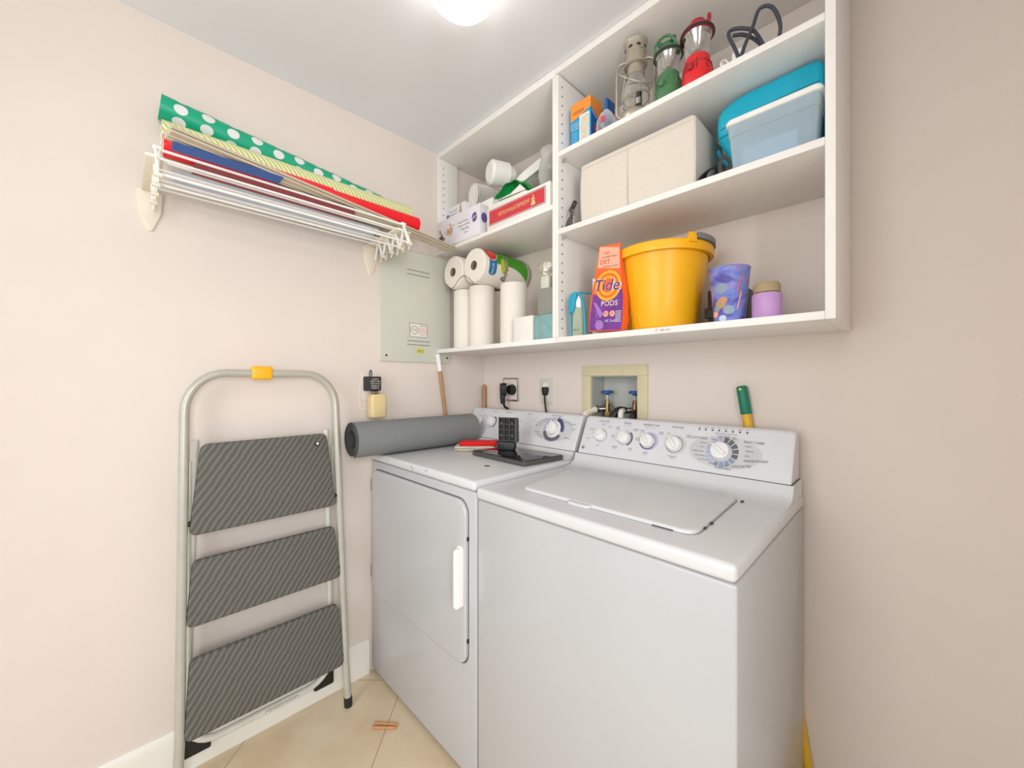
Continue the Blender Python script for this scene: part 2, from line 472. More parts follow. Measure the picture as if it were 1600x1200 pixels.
# right wall, with an opening added to let the side fill light in
wr = MB('wall_paint')
wr.box((XR, -1.15, 0), (XR+0.1, 0.0, H)); wr.box((XR, YF-0.1, 0), (XR+0.1, -2.0, H)); wr.box((XR, -2.0, 2.03), (XR+0.1, -1.15, H))
wr.build('wall_right', kind='structure')
wf = MB('wall_paint')
wf.box((0, YF-0.1, 0), (0.45, YF, H)); wf.box((1.75, YF-0.1, 0), (XR, YF, H)); wf.box((0.45, YF-0.1, 2.03), (1.75, YF, H))
wf.build('wall_front', kind='structure')
def baseboard(lo, hi):
    b_ = MB('white_trim'); b_.box(lo, hi, bev=0.004)
    return b_
bb = MB('white_trim')
prof = [(0.0, 0.0), (0.014, 0.0), (0.014, 0.118), (0.010, 0.132), (0.005, 0.138), (0.0, 0.138)]
bb.ring_loft([[Vector((x, -0.634, z)) for x, z in prof], [Vector((x, YF, z)) for x, z in prof]])
bb.build('baseboard_left', kind='structure')
bb = MB('white_trim'); prof2 = [(-x, z) for x, z in prof]
bb.ring_loft([[Vector((1.47, y, z)) for y, z in prof2], [Vector((XR, y, z)) for y, z in prof2]])
bb.build('baseboard_back', kind='structure')

# ceiling lamp
lc = (0.745, -0.715)
t = thing('ceiling_lamp', (lc[0], lc[1], H), 'round glowing white dome lamp mounted flush on the ceiling', 'lamp')
MB('lamp_base').lathe([(0.0, H), (0.092, H), (0.092, H-0.022), (0.0, H-0.022)], (lc[0], lc[1], 0), n=48).build('lamp_base', t)
MB('lamp_glass').lathe([(0.088, H-0.0225), (0.0905, H-0.035), (0.086, H-0.055), (0.072, H-0.07), (0.045, H-0.080), (0.0, H-0.084)], (lc[0], lc[1], 0), n=48).build('lamp_shade', t, 'glowing white opal glass')

# ================================================================== SHELVES
FY = -0.2987
def pin(p, parent):
    MB('clear_plastic').box((p[0], p[1]-0.006, p[2]-0.012), (p[0]+0.014, p[1]+0.006, p[2]), 'clear_plastic', bev=0.003).build('shelf_pin', parent)
def holes(mb, x, y, z0, z1):
    z = z0
    while z < z1:
        mb.decal(SIDE(x, y, z), circ(0.0032, 10), 'gap_dark', 0.0004); z += 0.032
# left unit
t = thing('wall_shelf_unit', (0.35, -0.15, 1.80), 'white upper shelf section in the corner above the dryer', 'shelving unit')
mb = MB('shelf_white').box((0.001, FY, 1.8145), (0.018, -0.19, 2.2515), bev=0.001); holes(mb, 0.018, FY+0.027, 1.99, 2.22)
mb.build('side_panel', t)
mb = MB('shelf_white').box((0.708, FY, 1.3525), (0.7205, -0.001, 2.2515), bev=0.001); mb.build('side_panel', t)
MB('shelf_white').box((0.001, FY, 2.252), (0.7205, -0.001, 2.279), bev=0.001).build('top_panel', t)
MB('shelf_white').box((0.001, FY, 1.798), (0.708, -0.001, 1.814), bev=0.001).build('shelf', t)
MB('shelf_white').box((0.001, FY, 1.334), (0.7205, -0.001, 1.352), bev=0.001).build('shelf', t)
# right unit
t = thing('wall_shelf_unit', (1.1, -0.15, 1.35), 'white open shelf section with lanterns and the yellow bucket above the washer', 'shelving unit')
mb = MB('shelf_white').box((0.7210, FY, 1.3525), (0.7335, -0.001, 2.2515), bev=0.001)
holes(mb, 0.7335, FY+0.022, 1.385, 2.23); holes(mb, 0.7335, -0.03, 1.385, 2.23)
mb.build('side_panel', t)
MB('shelf_white').box((1.452, FY, 1.334), (1.470, -0.001, 2.2515), bev=0.001).build('side_panel', t)
MB('shelf_white').box((0.7210, FY, 2.256), (1.470, -0.001, 2.279), bev=0.001).build('top_panel', t)
for z0, z1 in ((1.968, 1.985), (1.703, 1.721), (1.334, 1.352)):
    MB('shelf_white').box((0.7337 if z0 > 1.4 else 0.7210, FY, z0), (1.4518, -0.001, z1), bev=0.001).build('shelf', t)
for z in (1.968, 1.703): pin((0.7335, FY+0.022, z), t)
pin((0.7335, -0.03, 1.703), t)
# the stained sticker on the bottom shelf's front edge
mb = MB('paper_white'); f = FRONT(1.108, FY, 1.343)
mb.decal(f, roundpoly([(-0.034, -0.006), (0.034, -0.006), (0.036, 0.004), (-0.03, 0.006)], 0.003), 'paper_white', 0.0008)
mb.text(f, 'BEST OF 2', 0.0045, 0, 0, 'print_grey', 0.0014); mb.decal(f, [(-0.03, 0.0), (-0.02, 0.003), (-0.02, 0.004), (-0.03, 0.001)], 'print_grey', 0.0014)
mb.build('paper_sticker', None, 'tiny torn white sticker on the edge of the bottom shelf', 'sticker', loc=(1.108, FY, 1.343))

# ================================================================== WASHER and DRYER
A_ = Vector((0, -0.14, 0.936)); T_ = Vector((0, 0.065, 0.133)).normalized()
def console_frame(x, s): return fr(A_ + Vector((x, 0, 0)) + T_*s, (1, 0, 0), T_)
def console(x0, x1, t):
    # console: rounded top edge, slanted face, standing on the riser
    prof = [(-0.1405, 0.936), (-0.0800, 1.0588), (-0.0765, 1.064), (-0.071, 1.067), (-0.064, 1.068), (-0.045, 1.066), (-0.038, 1.058), (-0.036, 0.936)]
    r = 0.012; rings = []
    cy = -0.08; cz = 0.99
    for k in range(5):
        a = k/4*PI/2; ins = r*(1-math.sin(a)); x = x0 + r*(1-math.cos(a))
        rings.append([Vector((x, y+(cy-y)*ins*6, z+(cz-z)*ins*6 if z > 0.94 else z)) for y, z in prof])
    for k in range(4, -1, -1):
        a = k/4*PI/2; ins = r*(1-math.sin(a)); x = x1 - r*(1-math.cos(a))
        rings.append([Vector((x, y+(cy-y)*ins*6, z+(cz-z)*ins*6 if z > 0.94 else z)) for y, z in prof])
    return MB('console_white').ring_loft(rings).build('control_panel', t)
def riser(x0, x1, ztop, t):
    prof = [(-0.215, ztop), (-0.19, ztop+0.001), (-0.172, ztop+0.005), (-0.158, ztop+0.012), (-0.149, ztop+0.022 if ztop < 0.9 else ztop+0.014), (-0.1445, 0.930), (-0.142, 0.9345), (-0.036, 0.9345), (-0.036, ztop)]
    MB('enamel_top_lit').extrude_x(prof, x0, x1).build('rear_deck', t)
    MB('gap_grey').box((x0+0.004, -0.1405, 0.9340), (x1-0.004, -0.04, 0.9365), 'gap_dark').build('panel_seam', t)
def knob(x, s, r, ang, t, depth=0.018, name='knob'):
    f = console_frame(x, s)
    mb = MB('knob_white'); mb.d = 'knob_white'
    n = 32
    rings = []
    for rr, ww in ((r*1.04, 0.0008), (r*1.04, 0.004), (r, 0.006), (r*0.95, depth*0.75), (r*0.88, depth*0.95), (r*0.78, depth)):
        rings.append([f(rr*math.cos(2*PI*k/n), rr*math.sin(2*PI*k/n), ww) for k in range(n)])
    mb.ring_loft(rings)
    ca, sa = math.cos(ang), math.sin(ang)
    bar = [(-r*0.72, -r*0.2), (r*0.9, -r*0.13), (r*1.12, 0), (r*0.9, r*0.13), (-r*0.72, r*0.2)]
    bar = [(x_*ca-y_*sa, x_*sa+y_*ca) for x_, y_ in bar]
    mb.plate(f, bar, 0.009, 'knob_white', 0.003, w0=depth-0.002)
    mb.ringdecal(f, r*1.04, r*1.13, 0, 360, 'gap_grey', 0.0005, 32)
    mb.build(name, t)

def appliance_body(x0, x1, yf, zt, lip, t, mname='enamel'):
    MB('gap_dark').box((x0+0.006, yf+0.016, 0.012), (x1-0.006, -0.035, zt-0.006), 'gap_grey').build('inner_frame', t)
    MB(mname).box((x0+0.001, yf+0.007, 0.015), (x1-0.001, -0.032, zt-lip-0.0025), mname, bev=0.006, seg=3).build('cabinet', t)
    MB('enamel_top_lit').box((x0, yf, zt-lip), (x1, -0.031, zt), 'enamel_top_lit', bev=0.011, seg=4).build('top_panel', t)
    for px_ in (x0+0.05, x1-0.05):
        for py_ in (yf+0.06, -0.09):
            MB('black').cyl((px_, py_, 0.0), (px_, py_, 0.014), 0.02, m='black', n=16).build('foot', t)

# ---- dryer
DX0, DX1, DY, DZ = 0.003, 0.6855, -0.627, 0.909
t = thing('clothes_dryer', (0.344, -0.33, 0.0), 'white front-loading clothes dryer with grey-dialled console in the corner', 'dryer')
appliance_body(DX0, DX1, DY, DZ, 0.031, t)
riser(DX0+0.004, DX1-0.003, DZ, t)
console(0.010, 0.6815, t)
# door
door = MB('enamel'); f = FRONT(0, DY+0.0075, 0)
cx, cz, dw, dh = (0.028+0.648)/2, (0.345+0.843)/2, 0.620, 0.498
door.plate(f, rrect(dw+0.008, dh+0.008, 0.046, 8, cx, cz), 0.0012, 'print_grey', 0.0)
door.plate(f, rrect(dw, dh, 0.044, 8, cx, cz), 0.012, 'enamel', 0.006, w0=0.0005)
d = door.build('door', t)
h = MB('white_plastic'); f2 = FRONT(0.624, DY-0.004, 0.613)
h.plate(f2, rrect(0.034, 0.185, 0.016, 6), 0.006, 'white_plastic', 0.003)
h.plate(f2, rrect(0.024, 0.178, 0.011, 6, 0.006, 0), 0.026, 'white_plastic', 0.009, w0=0.002)
h.build('handle', d)
for z in (0.775, 0.42):
    MB('steel').box((0.013, DY-0.0015, z-0.024), (0.0265, DY+0.009, z+0.024), 'steel', bev=0.002).build('hinge', t)
for z in (0.73, 0.425):
    MB('black').box((0.6475, DY+0.001, z-0.006), (0.653, DY+0.0085, z+0.006), 'black', bev=0.0015).build('door_strike', t)
# scratches and small lint lock hole on top
m_ = MB('gap_dark'); f = TOP(0.551, -0.461, DZ)
m_.decal(f, circ(0.013, 20, ry=0.011), 'gap_grey', 0.0005); m_.decal(f, circ(0.010, 20, ry=0.008), 'charcoal', 0.0009)
m_.build('top_screw_cover', t, 'small grey oval cap')
for (x, z, a, l) in ((0.34, 0.893, -0.9, 0.010), (0.16, 0.897, -1.0, 0.006), (0.43, 0.9, 0.1, 0.006)):
    f = FRONT(x, DY, z); c, s_ = math.cos(a), math.sin(a); m_ = MB('gap_dark')
    m_.decal(f, [(-l*c+0.001*s_, -l*s_-0.001*c), (l*c+0.001*s_, l*s_-0.001*c), (l*c-0.001*s_, l*s_+0.001*c), (-l*c-0.001*s_, -l*s_+0.001*c)], 'charcoal', 0.0006)
    m_.build('paint_chip', t, 'small dark chip in the enamel')
# dryer printing
P_ = MB('print_grey')
f = console_frame(0.555, 0.078)
P_.decal(f, circ(0.098, 40, ry=0.052), 'dial_grey', 0.0006)
P_.ringdecal(f, 0.036, 0.052, -10, 80, 'dial_navy', 0.0010); P_.ringdecal(f, 0.052, 0.057, -10, 80, 'dial_lilac', 0.0010)
P_.ringdecal(f, 0.036, 0.052, 90, 190, 'dial_lilac', 0.0010); P_.ringdecal(f, 0.036, 0.052, 195, 330, 'dial_slate', 0.0010)
P_.ringdecal(f, 0.029, 0.036, 0, 360, 'knob_white', 0.0010)
for a, s_, tx in ((128, 0.072, 'REGULAR'), (146, 0.078, 'COTTONS'), (160, 0.084, 'AUTO DRY'), (170, 0.082, 'EASY CARE'), (200, 0.082, 'TIMED DRY'), (212, 0.078, 'DELICATES'), (224, 0.074, 'DAMP DRY'), (60, 0.068, 'DRY'), (38, 0.076, 'LESS DRY'), (330, 0.088, 'TIMED DRY'), (24, 0.092, 'MORE DRY'), (6, 0.096, 'AUTO'), (245, 0.066, '50'), (262, 0.062, '40'), (280, 0.062, '20'), (300, 0.066, 'OFF')):
    P_.text(f, tx, 0.0048, s_*1.05*math.cos(math.radians(a)), s_*0.72*math.sin(math.radians(a)), 'print_grey', 0.0014)
P_.text(f, 'SENSOR DRY SYSTEM', 0.0042, 0.0, 0.058, 'print_grey', 0.0014)
P_.build('dial_print', t)
for x, l1, l2 in ((0.082, 'START', ''), (0.178, 'SIGNAL', ''), (0.271, 'TEMPERATURE', ''), (0.40, 'OPTIONS', '')):
    P_ = MB('print_grey'); P_.text(console_frame(x, 0.134), l1, 0.0052, 0, 0, 'print_grey', 0.0008)
    if abs(x-0.178) < 1e-6: P_.ringdecal(console_frame(0.178, 0.08), 0.0265, 0.031, -60, 70, 'dial_navy', 0.0010)
    for dx, dy_, tx in ((0.036, 0.028, 'HIGH'), (-0.036, 0.018, 'LOW'), (-0.026, -0.036, 'OFF'), (0.03, -0.036, 'MED')):
        P_.text(console_frame(x+dx, 0.08+dy_), tx, 0.0036, 0, 0, 'print_grey', 0.0008)
    P_.build('printed_text', t)
knob(0.082, 0.080, 0.0235, 2.2, t); knob(0.178, 0.080, 0.0235, 2.0, t); knob(0.271, 0.080, 0.0235, 2.3, t)
knob(0.555, 0.078, 0.028, 1.75, t, 0.021, 'timer_knob')

# ---- washer
WX0, WX1, WY, WZ = 0.6885, 1.3745, -0.625, 0.8925
t = thing('washing_machine', (1.03, -0.33, 0.0), 'white top-loading washing machine with the five-knob console', 'washing machine')
appliance_body(WX0, WX1, WY, WZ, 0.034, t)
riser(WX0+0.003, WX1-0.004, WZ, t)
console(0.699, 1.3645, t)
f = TOP(0, 0, WZ)
lidp = roundpoly([(0.795, -0.545), (1.278, -0.548), (1.262, -0.205), (0.752, -0.205)], 0.035, 8)
lm = MB('enamel_top_lit')
lm.plate(f, [(x+0.003, y-0.001) for x, y in lidp], 0.0014, 'gap_grey')
lm.plate(f, lidp, 0.0085, 'enamel_top_lit', 0.006, w0=0.0006)
lid = lm.build('lid', t)
MB('enamel_top_lit').plate(TOP(1.0, -0.5475, WZ+0.001), roundpoly([(-0.03, -0.012), (0.03, -0.012), (0.036, 0.006), (-0.036, 0.006)], 0.008), 0.0068, 'enamel_top_lit', 0.002).build('finger_grip', lid)
for y in (-0.49, -0.45, -0.23):
    m_ = MB('gap_dark'); m_.box((1.2745+(y+0.548)*0.0, y-0.006, WZ+0.0012), (1.2795, y+0.006, WZ+0.004), 'gap_dark'); m_.build('lid_bumper', t)
m_ = MB('gap_dark'); m_.box((1.19, -0.5505, WZ+0.0012), (1.235, -0.5485, WZ+0.003), 'gap_dark')
m_.build('lid_seam', t)
for x, s_, l1, l2, labs in (
    (0.781, 0.074, 'LOAD SIZE', 'Water Level', (('SMALL', -0.045, 0.022), ('SUPER', 0.03, 0.036), ('MED', 0.0, 0.041), ('LARGE', -0.052, -0.016), ('MAX', -0.004, -0.038))),
    (0.876, 0.075, 'SPEEDS', 'Agitation / Spin', (('FAST\nSLOW', -0.034, 0.034), ('NORMAL\nFAST', 0.036, 0.032), ('FAST\nFAST', -0.046, 0.002), ('GENTLE\nSLOW', 0.05, 0.0), ('NORMAL\nSLOW', -0.03, -0.038), ('SOAK\nSPIN', 0.03, -0.038))),
    (0.962, 0.073, 'TEMPERATURE', 'Wash / Rinse Settings', (('HOT\nCOLD', -0.026, 0.034), ('COLD\nCOLD', 0.04, 0.032), ('WARM\nCOLD', 0.0, -0.042))),
    (1.052, 0.072, 'OPTIONS', '', (('OFF', -0.026, 0.034), ('2ND\nRINSE', 0.038, 0.032), ('EXTENDED\nSPIN', 0.0, -0.042)))):
    P_ = MB('print_grey'); P_.text(console_frame(x, 0.130), l1, 0.0066, 0, 0, 'print_grey', 0.0008)
    if l2: P_.text(console_frame(x, 0.1215), l2, 0.0032, 0, 0, 'print_light', 0.0008)
    for tx, dx, dy_ in labs: P_.text(console_frame(x+dx, s_+dy_), tx, 0.0042, 0, 0, 'print_grey', 0.0008)
    if l1 == 'SPEEDS': P_.ringdecal(console_frame(0.876, 0.075), 0.0265, 0.031, -60, 50, 'dial_navy', 0.0010)
    if l1 == 'TEMPERATURE': P_.decal(console_frame(0.967, 0.074), circ(0.031, 32), 'dial_lilac', 0.0005); P_.ringdecal(console_frame(0.962, 0.073), 0.0265, 0.029, 200, 320, 'dial_navy', 0.0010)
    if l1 == 'OPTIONS': P_.decal(console_frame(1.056, 0.071), circ(0.033, 32), 'dial_grey', 0.0005)
    P_.build('printed_text', t)
P_ = MB('print_grey'); f = console_frame(1.196, 0.066)
P_.decal(f, circ(0.098, 40, ry=0.050), 'dial_grey', 0.0006)
for k in range(16):
    a0 = 75-k*22.5
    c_ = 'dial_slate' if k < 5 else ('dial_blue' if k < 9 else 'dial_lilac')
    P_.ringdecal(f, 0.030, 0.046-0.0006*max(0, k-6), a0-9, a0+9, c_, 0.0010, 4, cx=-0.006)
P_.text(f, 'COTTONS', 0.0075, -0.074, 0.036, 'print_grey', 0.0014); P_.text(f, 'EASY CARE', 0.0075, 0.075, 0.037, 'print_grey', 0.0014)
P_.text(f, 'HANDWASH', 0.0075, 0.084, -0.016, 'print_grey', 0.0014, ang=0.1); P_.text(f, 'DELICATES', 0.0075, 0.05, -0.036, 'print_grey', 0.0014, ang=0.15)
P_.text(f, 'CASUALS', 0.0075, 0.004, -0.048, 'print_grey', 0.0014)
for tx, dx, dy_ in (('MEDIUM', -0.058, 0.022), ('LIGHT', -0.06, 0.009), ('EXTRA LIGHT', -0.07, -0.005), ('AUTOSOAK A', -0.062, -0.018), ('AUTOSOAK B', -0.05, -0.030), ('REGULAR', -0.022, -0.038), ('HEAVY', -0.03, 0.036), ('LIGHT', 0.012, -0.039), ('HEAVY', 0.062, 0.024), ('MEDIUM', 0.066, 0.010), ('LIGHT', 0.062, -0.004), ('RINSE\nSPIN', -0.014, 0.044), ('QUICK\nRINSE', 0.004, 0.046), ('SPIN\nONLY', 0.024, 0.043), ('Push to start / Pull to stop', 0.0, 0.056)):
    P_.text(f, tx, 0.0040, dx, dy_, 'print_grey', 0.0014)
P_.build('dial_print', t)
for k in range(8):
    x = 1.119+k*0.0188; P_ = MB('gap_dark')
    P_.decal(console_frame(x, 0.131), circ(0.0028, 14), 'gap_dark', 0.0006)
    P_.text(console_frame(x, 0.138), ('OFF', 'WASH', 'RINSE', 'SPIN', 'SOAK', 'FILL', 'DRAIN', 'LID')[k], 0.003, 0, 0, 'print_grey', 0.0008)
    P_.build('indicator_light', t)
mb = MB('chrome'); f = console_frame(0.718, 0.022); mb.ringdecal(f, 0.0048, 0.0062, 0, 360, 'print_grey', 0.0012); mb.decal(f, circ(0.0048, 20), 'chrome', 0.0008)
mb.text(f, 'ge', 0.0052, 0, 0.0005, 'print_grey', 0.0016, shear=0.3); mb.build('badge', t, 'small round grey monogram')
knob(0.781, 0.074, 0.0215, 3.6, t); knob(0.876, 0.075, 0.0225, 3.9, t); knob(0.962, 0.073, 0.0230, 2.2, t); knob(1.052, 0.072, 0.0238, 2.2, t)
knob(1.190, 0.066, 0.0275, 2.5, t, 0.021, 'cycle_knob')

# ================================================================== things on the dryer
# rolled exercise mat along the left wall
mx_, mz_, R_ = 0.0935, DZ+0.0705, 0.070
t = thing('rolled_mat', (mx_, -0.455, DZ), 'grey rolled foam exercise mat lying along the left edge of the dryer', 'mat')
mb = MB('mat_grey')
turns = 4; N = 150; th = 0.0058
def spir(y, inner):
    pts = []
    for k in range(N+1):
        a = 2*PI*turns*k/N; r = R_ - (0.0078*turns)*(k/N) - (th if inner else 0)
        ang = -PI/2+0.35 + a
        pts.append(Vector((mx_+r*math.cos(ang), y, mz_+r*math.sin(ang))))
    return pts
y0, y1 = -0.742, -0.165
rings = []
o0, i0, o1, i1 = spir(y0, False), spir(y0, True), spir(y1, False), spir(y1, True)
V = o0+i0+o1+i1; n = N+1; Fo = []; Fi = []; Fe = []
for k in range(N):
    Fo.append((k, k+1, 2*n+k+1, 2*n+k)); Fi.append((n+k+1, n+k, 3*n+k, 3*n+k+1))
    Fe.append((k+1, k, n+k, n+k+1)); Fe.append((2*n+k, 2*n+k+1, 3*n+k+1, 3*n+k))
Fe += [(0, 2*n, 3*n, n), (N, n+N, 3*n+N, 2*n+N)]
mb.add(V, Fo, 'mat_grey'); mb.add(V, Fi, 'mat_dark'); mb.add(V, Fe, 'mat_dark')
mb.build('mat_roll', t)

# red folded cloth with a cream cloth under it
def folded_cloth(mb, c, w_, d_, z0, thick, m_, rz, seed, layers=2):
    rnd = random.Random(seed)
    for L in range(layers):
        nx, ny = 14, 10; V = []; z_base = z0+L*thick/layers; th_ = thick/layers*0.94
        ph = rnd.random()*6
        top = []; bot = []
        for j in range(ny+1):
            for i in range(nx+1):
                u, v = i/nx-0.5, j/ny-0.5
                ed = 1-0.10*abs(math.sin(7*u+ph))*abs(v)*2
                x, y = u*w_*(1-0.06*abs(v)), v*d_*ed*(1-0.03*L)
                e = min(1.0, min(0.5-abs(u), 0.5-abs(v))*9)
                hz = th_*(0.35+0.65*math.sqrt(max(e, 0.0)))*(1+0.10*math.sin(9*u+ph)*math.cos(7*v))
                ca, sa = math.cos(rz), math.sin(rz)
                top.append(Vector((c[0]+x*ca-y*sa, c[1]+x*sa+y*ca, z_base+hz)))
                bot.append(Vector((c[0]+x*ca-y*sa, c[1]+x*sa+y*ca, z_base+ (th_*0.3 if e < 0.05 else 0.0))))
        n_ = (nx+1)
        Ft = [(j*n_+i, j*n_+i+1, (j+1)*n_+i+1, (j+1)*n_+i) for j in range(ny) for i in range(nx)]
        K = len(top)
        Fb = [(K+a, K+d2, K+c2, K+b2) for a, b2, c2, d2 in Ft]
        Fs = []
        per = [i for i in range(n_)] + [j*n_+nx for j in range(1, ny+1)] + [ny*n_+i for i in range(nx-1, -1, -1)] + [j*n_ for j in range(ny-1, 0, -1)]
        for k in range(len(per)):
            a, b2 = per[k], per[(k+1) % len(per)]; Fs.append((a, K+a, K+b2, b2))
        mb.add(top+bot, Ft+Fb+Fs, m_)
mb = MB('cream_cloth'); folded_cloth(mb, (0.262, -0.275), 0.175, 0.125, DZ+0.001, 0.018, 'cream_cloth', 0.80, 3, 3)
mb.build('folded_cloth', None, 'cream folded cloth under the red cloth on the dryer', 'cloth', loc=(0.262, -0.265, DZ), sharp=80)
mb = MB('red_cloth'); folded_cloth(mb, (0.270, -0.252), 0.185, 0.100, DZ+0.0195, 0.014, 'red_cloth', 0.84, 8, 2)
mb.build('folded_cloth', None, 'bright red folded cloth beside the rolled mat', 'cloth', loc=(0.272, -0.245, DZ+0.02), sharp=80)

# black display stand lying upside down on the dryer
t = thing('monitor_stand', (0.50, -0.27, DZ), 'glossy black monitor stand with upright lattice neck on the dryer', 'monitor stand')
mb = MB('black_gloss'); f = TOP(0, 0, DZ)
mb.plate(f, roundpoly([(0.355, -0.372), (0.652, -0.383), (0.672, -0.186), (0.40, -0.190)], 0.012), 0.014, 'charcoal', 0.002, w0=0.0025)
mb.plate(f, roundpoly([(0.357, -0.370), (0.650, -0.381), (0.670, -0.188), (0.402, -0.192)], 0.012), 0.0030, 'black_gloss', 0.001, w0=0.0160)
for x, y in ((0.38, -0.35), (0.63, -0.36), (0.64, -0.2), (0.43, -0.205)):
    mb.cyl((x, y, DZ), (x, y, DZ+0.004), 0.008, m='black', n=12)
mb.build('base', t)
nb = Vector((0.445, -0.262, DZ+0.019))
ang = math.radians(28)
ex = Vector((math.cos(ang), math.sin(ang), 0))
mb = MB('black'); ey = Vector((0, 0, 1)); f = fr(nb, ex, ey)
mb.plate(f, [(-0.034, 0.0), (0.030, 0.0), (0.036, 0.012), (0.034, 0.032), (-0.042, 0.034), (-0.036, 0.012)], 0.03, 'black', 0.003, w0=-0.012)
mb.plate(f, [(-0.036, 0.034), (0.036, 0.034), (0.034, 0.128), (-0.034, 0.128)], 0.003, 'black_soft', 0.0, w0=-0.010)
for u in (-0.034, -0.0115, 0.0115, 0.034):
    mb.box((0, 0, 0), (0.001, 0.001, 0.001), 'charcoal') if False else mb.plate(f, [(u-0.0014, 0.036), (u+0.0014, 0.036), (u+0.0014, 0.128), (u-0.0014, 0.128)], 0.013, 'charcoal', w0=-0.008)
for v in (0.036, 0.058, 0.080, 0.102, 0.127):
    mb.plate(f, [(-0.035, v-0.0014), (0.035, v-0.0014), (0.035, v+0.0014), (-0.035, v+0.0014)], 0.013, 'charcoal', w0=-0.008)
for u in (-0.022, 0.022):
    for v in (0.058, 0.106):
        mb.cyl(f(u, v, -0.008), f(u, v, 0.006), 0.006, m='charcoal', n=12)
mb.plate(f, [(0.034, 0.03), (0.046, 0.034), (0.044, 0.126), (0.035, 0.128)], 0.026, 'charcoal', 0.002, w0=-0.012)
mb.build('neck', t, 'black lattice plastic neck')

# ================================================================== wall fittings
# electrical panel
t = thing('breaker_panel', (0.0, -0.406, 1.287), 'pale grey-green electrical breaker panel on the left wall', 'breaker panel')
mb = MB('panel_paint'); f = SIDE(0.0005, 0, 0)
mb.plate(f, rrect(0.362, 0.500, 0.006, 3, -0.406, 1.537), 0.008, 'panel_paint', 0.003)
mb.build('cover', t)
f = SIDE(0.0085, 0, 0)
for z in (1.700, 1.681, 1.383, 1.366):
    mb = MB('gap_dark'); mb.plate(f, rrect(0.118, 0.0022, 0.001, 2, -0.400, z), 0.0008, 'gap_dark')
    mb.build('vent_slot', t)
for y, z in ((-0.557, 1.313), (-0.244, 1.755), (-0.244, 1.313)):
    mb = MB('steel'); mb.cyl((0.0085, y, z), (0.0105, y, z), 0.005, 0.004, 'steel_dark', 12)
    mb.build('screw', t)
mb = MB('paper_white'); f2 = SIDE(0.0087, -0.400, 1.432)
mb.decal(f2, rrect(0.092, 0.062, 0.002, 2), 'print_grey', 0.0004); mb.decal(f2, rrect(0.088, 0.058, 0.002, 2), 'paper_white', 0.0008)
mb.ringdecal(f2, 0.0185, 0.020, 0, 360, 'print_grey', 0.0011, cx=-0.022); mb.ringdecal(f2, 0.0148, 0.0158, 0, 360, 'print_grey', 0.0011, cx=-0.022)
mb.text(f2, 'CSS', 0.013, -0.022, 0, 'print_grey', 0.0012, sx=0.8)
mb.text(f2, 'WARNING', 0.007, 0.022, 0.021, 'gap_dark', 0.0012, sx=0.9)
mb.decal(f2, rrect(0.042, 0.024, 0.001, 2, 0.022, 0.0), 'red_print', 0.0011); mb.decal(f2, rrect(0.039, 0.021, 0.001, 2, 0.022, 0.0), 'paper_white', 0.0013)
mb.text(f2, 'CIRCLE', 0.009, 0.022, 0.001, 'red_print', 0.0015, sx=0.9); mb.text(f2, 'CSS 1200', 0.004, 0.022, -0.0075, 'red_print', 0.0015)
mb.text(f2, 'BE-CP 1200', 0.0055, 0.022, -0.021, 'gap_dark', 0.0012, sx=0.85)
mb.build('warning_label', t, 'white warning label with a round seal')
mb = MB('gold_brown'); f2 = SIDE(0.0087, -0.392, 1.339); mb.decal(f2, rrect(0.046, 0.024, 0.001, 2), 'valve_plate', 0.0004)
mb.decal(f2, roundpoly([(-0.018, -0.009), (0.018, -0.009), (0.018, 0.006), (0.0, 0.010), (-0.014, 0.006)], 0.004), 'lime', 0.0008); mb.text(f2, 'OK 15', 0.008, 0.0, -0.001, 'charcoal', 0.0012)
mb.build('inspection_sticker', t, 'small yellow-green inspection sticker')

# timer / transformer plugged in the wall and the amber air freshener below
t = thing('power_adapter', (0.03, -0.628, 1.192), 'small black power adapter plugged in on the left wall', 'adapter')
mb = MB('black_soft'); mb.box((0.006, -0.658, 1.163), (0.052, -0.600, 1.221), 'black_soft', bev=0.004); mb.build('body', t)
mb = MB('paper_white'); f2 = SIDE(0.052, -0.629, 1.192)
for k, l in enumerate(('CLASS 2', 'INPUT 120V', 'OUT 9V 1A', 'LISTED 4T', 'MADE 06')): mb.text(f2, l, 0.006, 0.002, 0.018-k*0.009, 'paper_white', 0.0006)
mb.build('label_print', t)
MB('white_trim').plate(SIDE(0.0004, -0.628, 1.180), rrect(0.07, 0.115, 0.004, 3), 0.005, 'wall_paint', 0.002).build('outlet_plate', t)
mb = MB('black'); mb.tube(smooth_path([(0.04, -0.645, 1.221), (0.04, -0.645, 1.238), (0.035, -0.638, 1.246), (0.03, -0.632, 1.236), (0.03, -0.632, 1.2215)], 5), 0.0022, 'black', 8); mb.build('cord', t)
t = thing('air_freshener', (0.03, -0.61, 1.05), 'amber plastic plug-in box on the wall under the black adapter', 'air freshener')
mb = MB('amber_plastic')
R = []
for z, s_ in ((1.053, 0.86), (1.056, 0.95), (1.064, 1.0), (1.10, 1.02), (1.136, 0.99), (1.146, 0.93), (1.149, 0.84)):
    R.append([Vector((0.033+x*s_, -0.612+y*s_, z)) for x, y in rrect(0.052, 0.066, 0.010, 4)])
mb.ring_loft(R).build('body', t)
MB('steel').box((0.012, -0.627, 1.1495), (0.032, -0.602, 1.1625), 'steel', bev=0.002).build('plug_socket', t)
mb = MB('cream_plastic'); mb.tube(smooth_path([(0.002, -0.668, 1.20), (0.006, -0.671, 1.15), (0.008, -0.672, 1.10), (0.012, -0.664, 1.085), (0.018, -0.648, 1.092)], 6), 0.0013, 'white_plastic', 6); mb.build('wire', t)

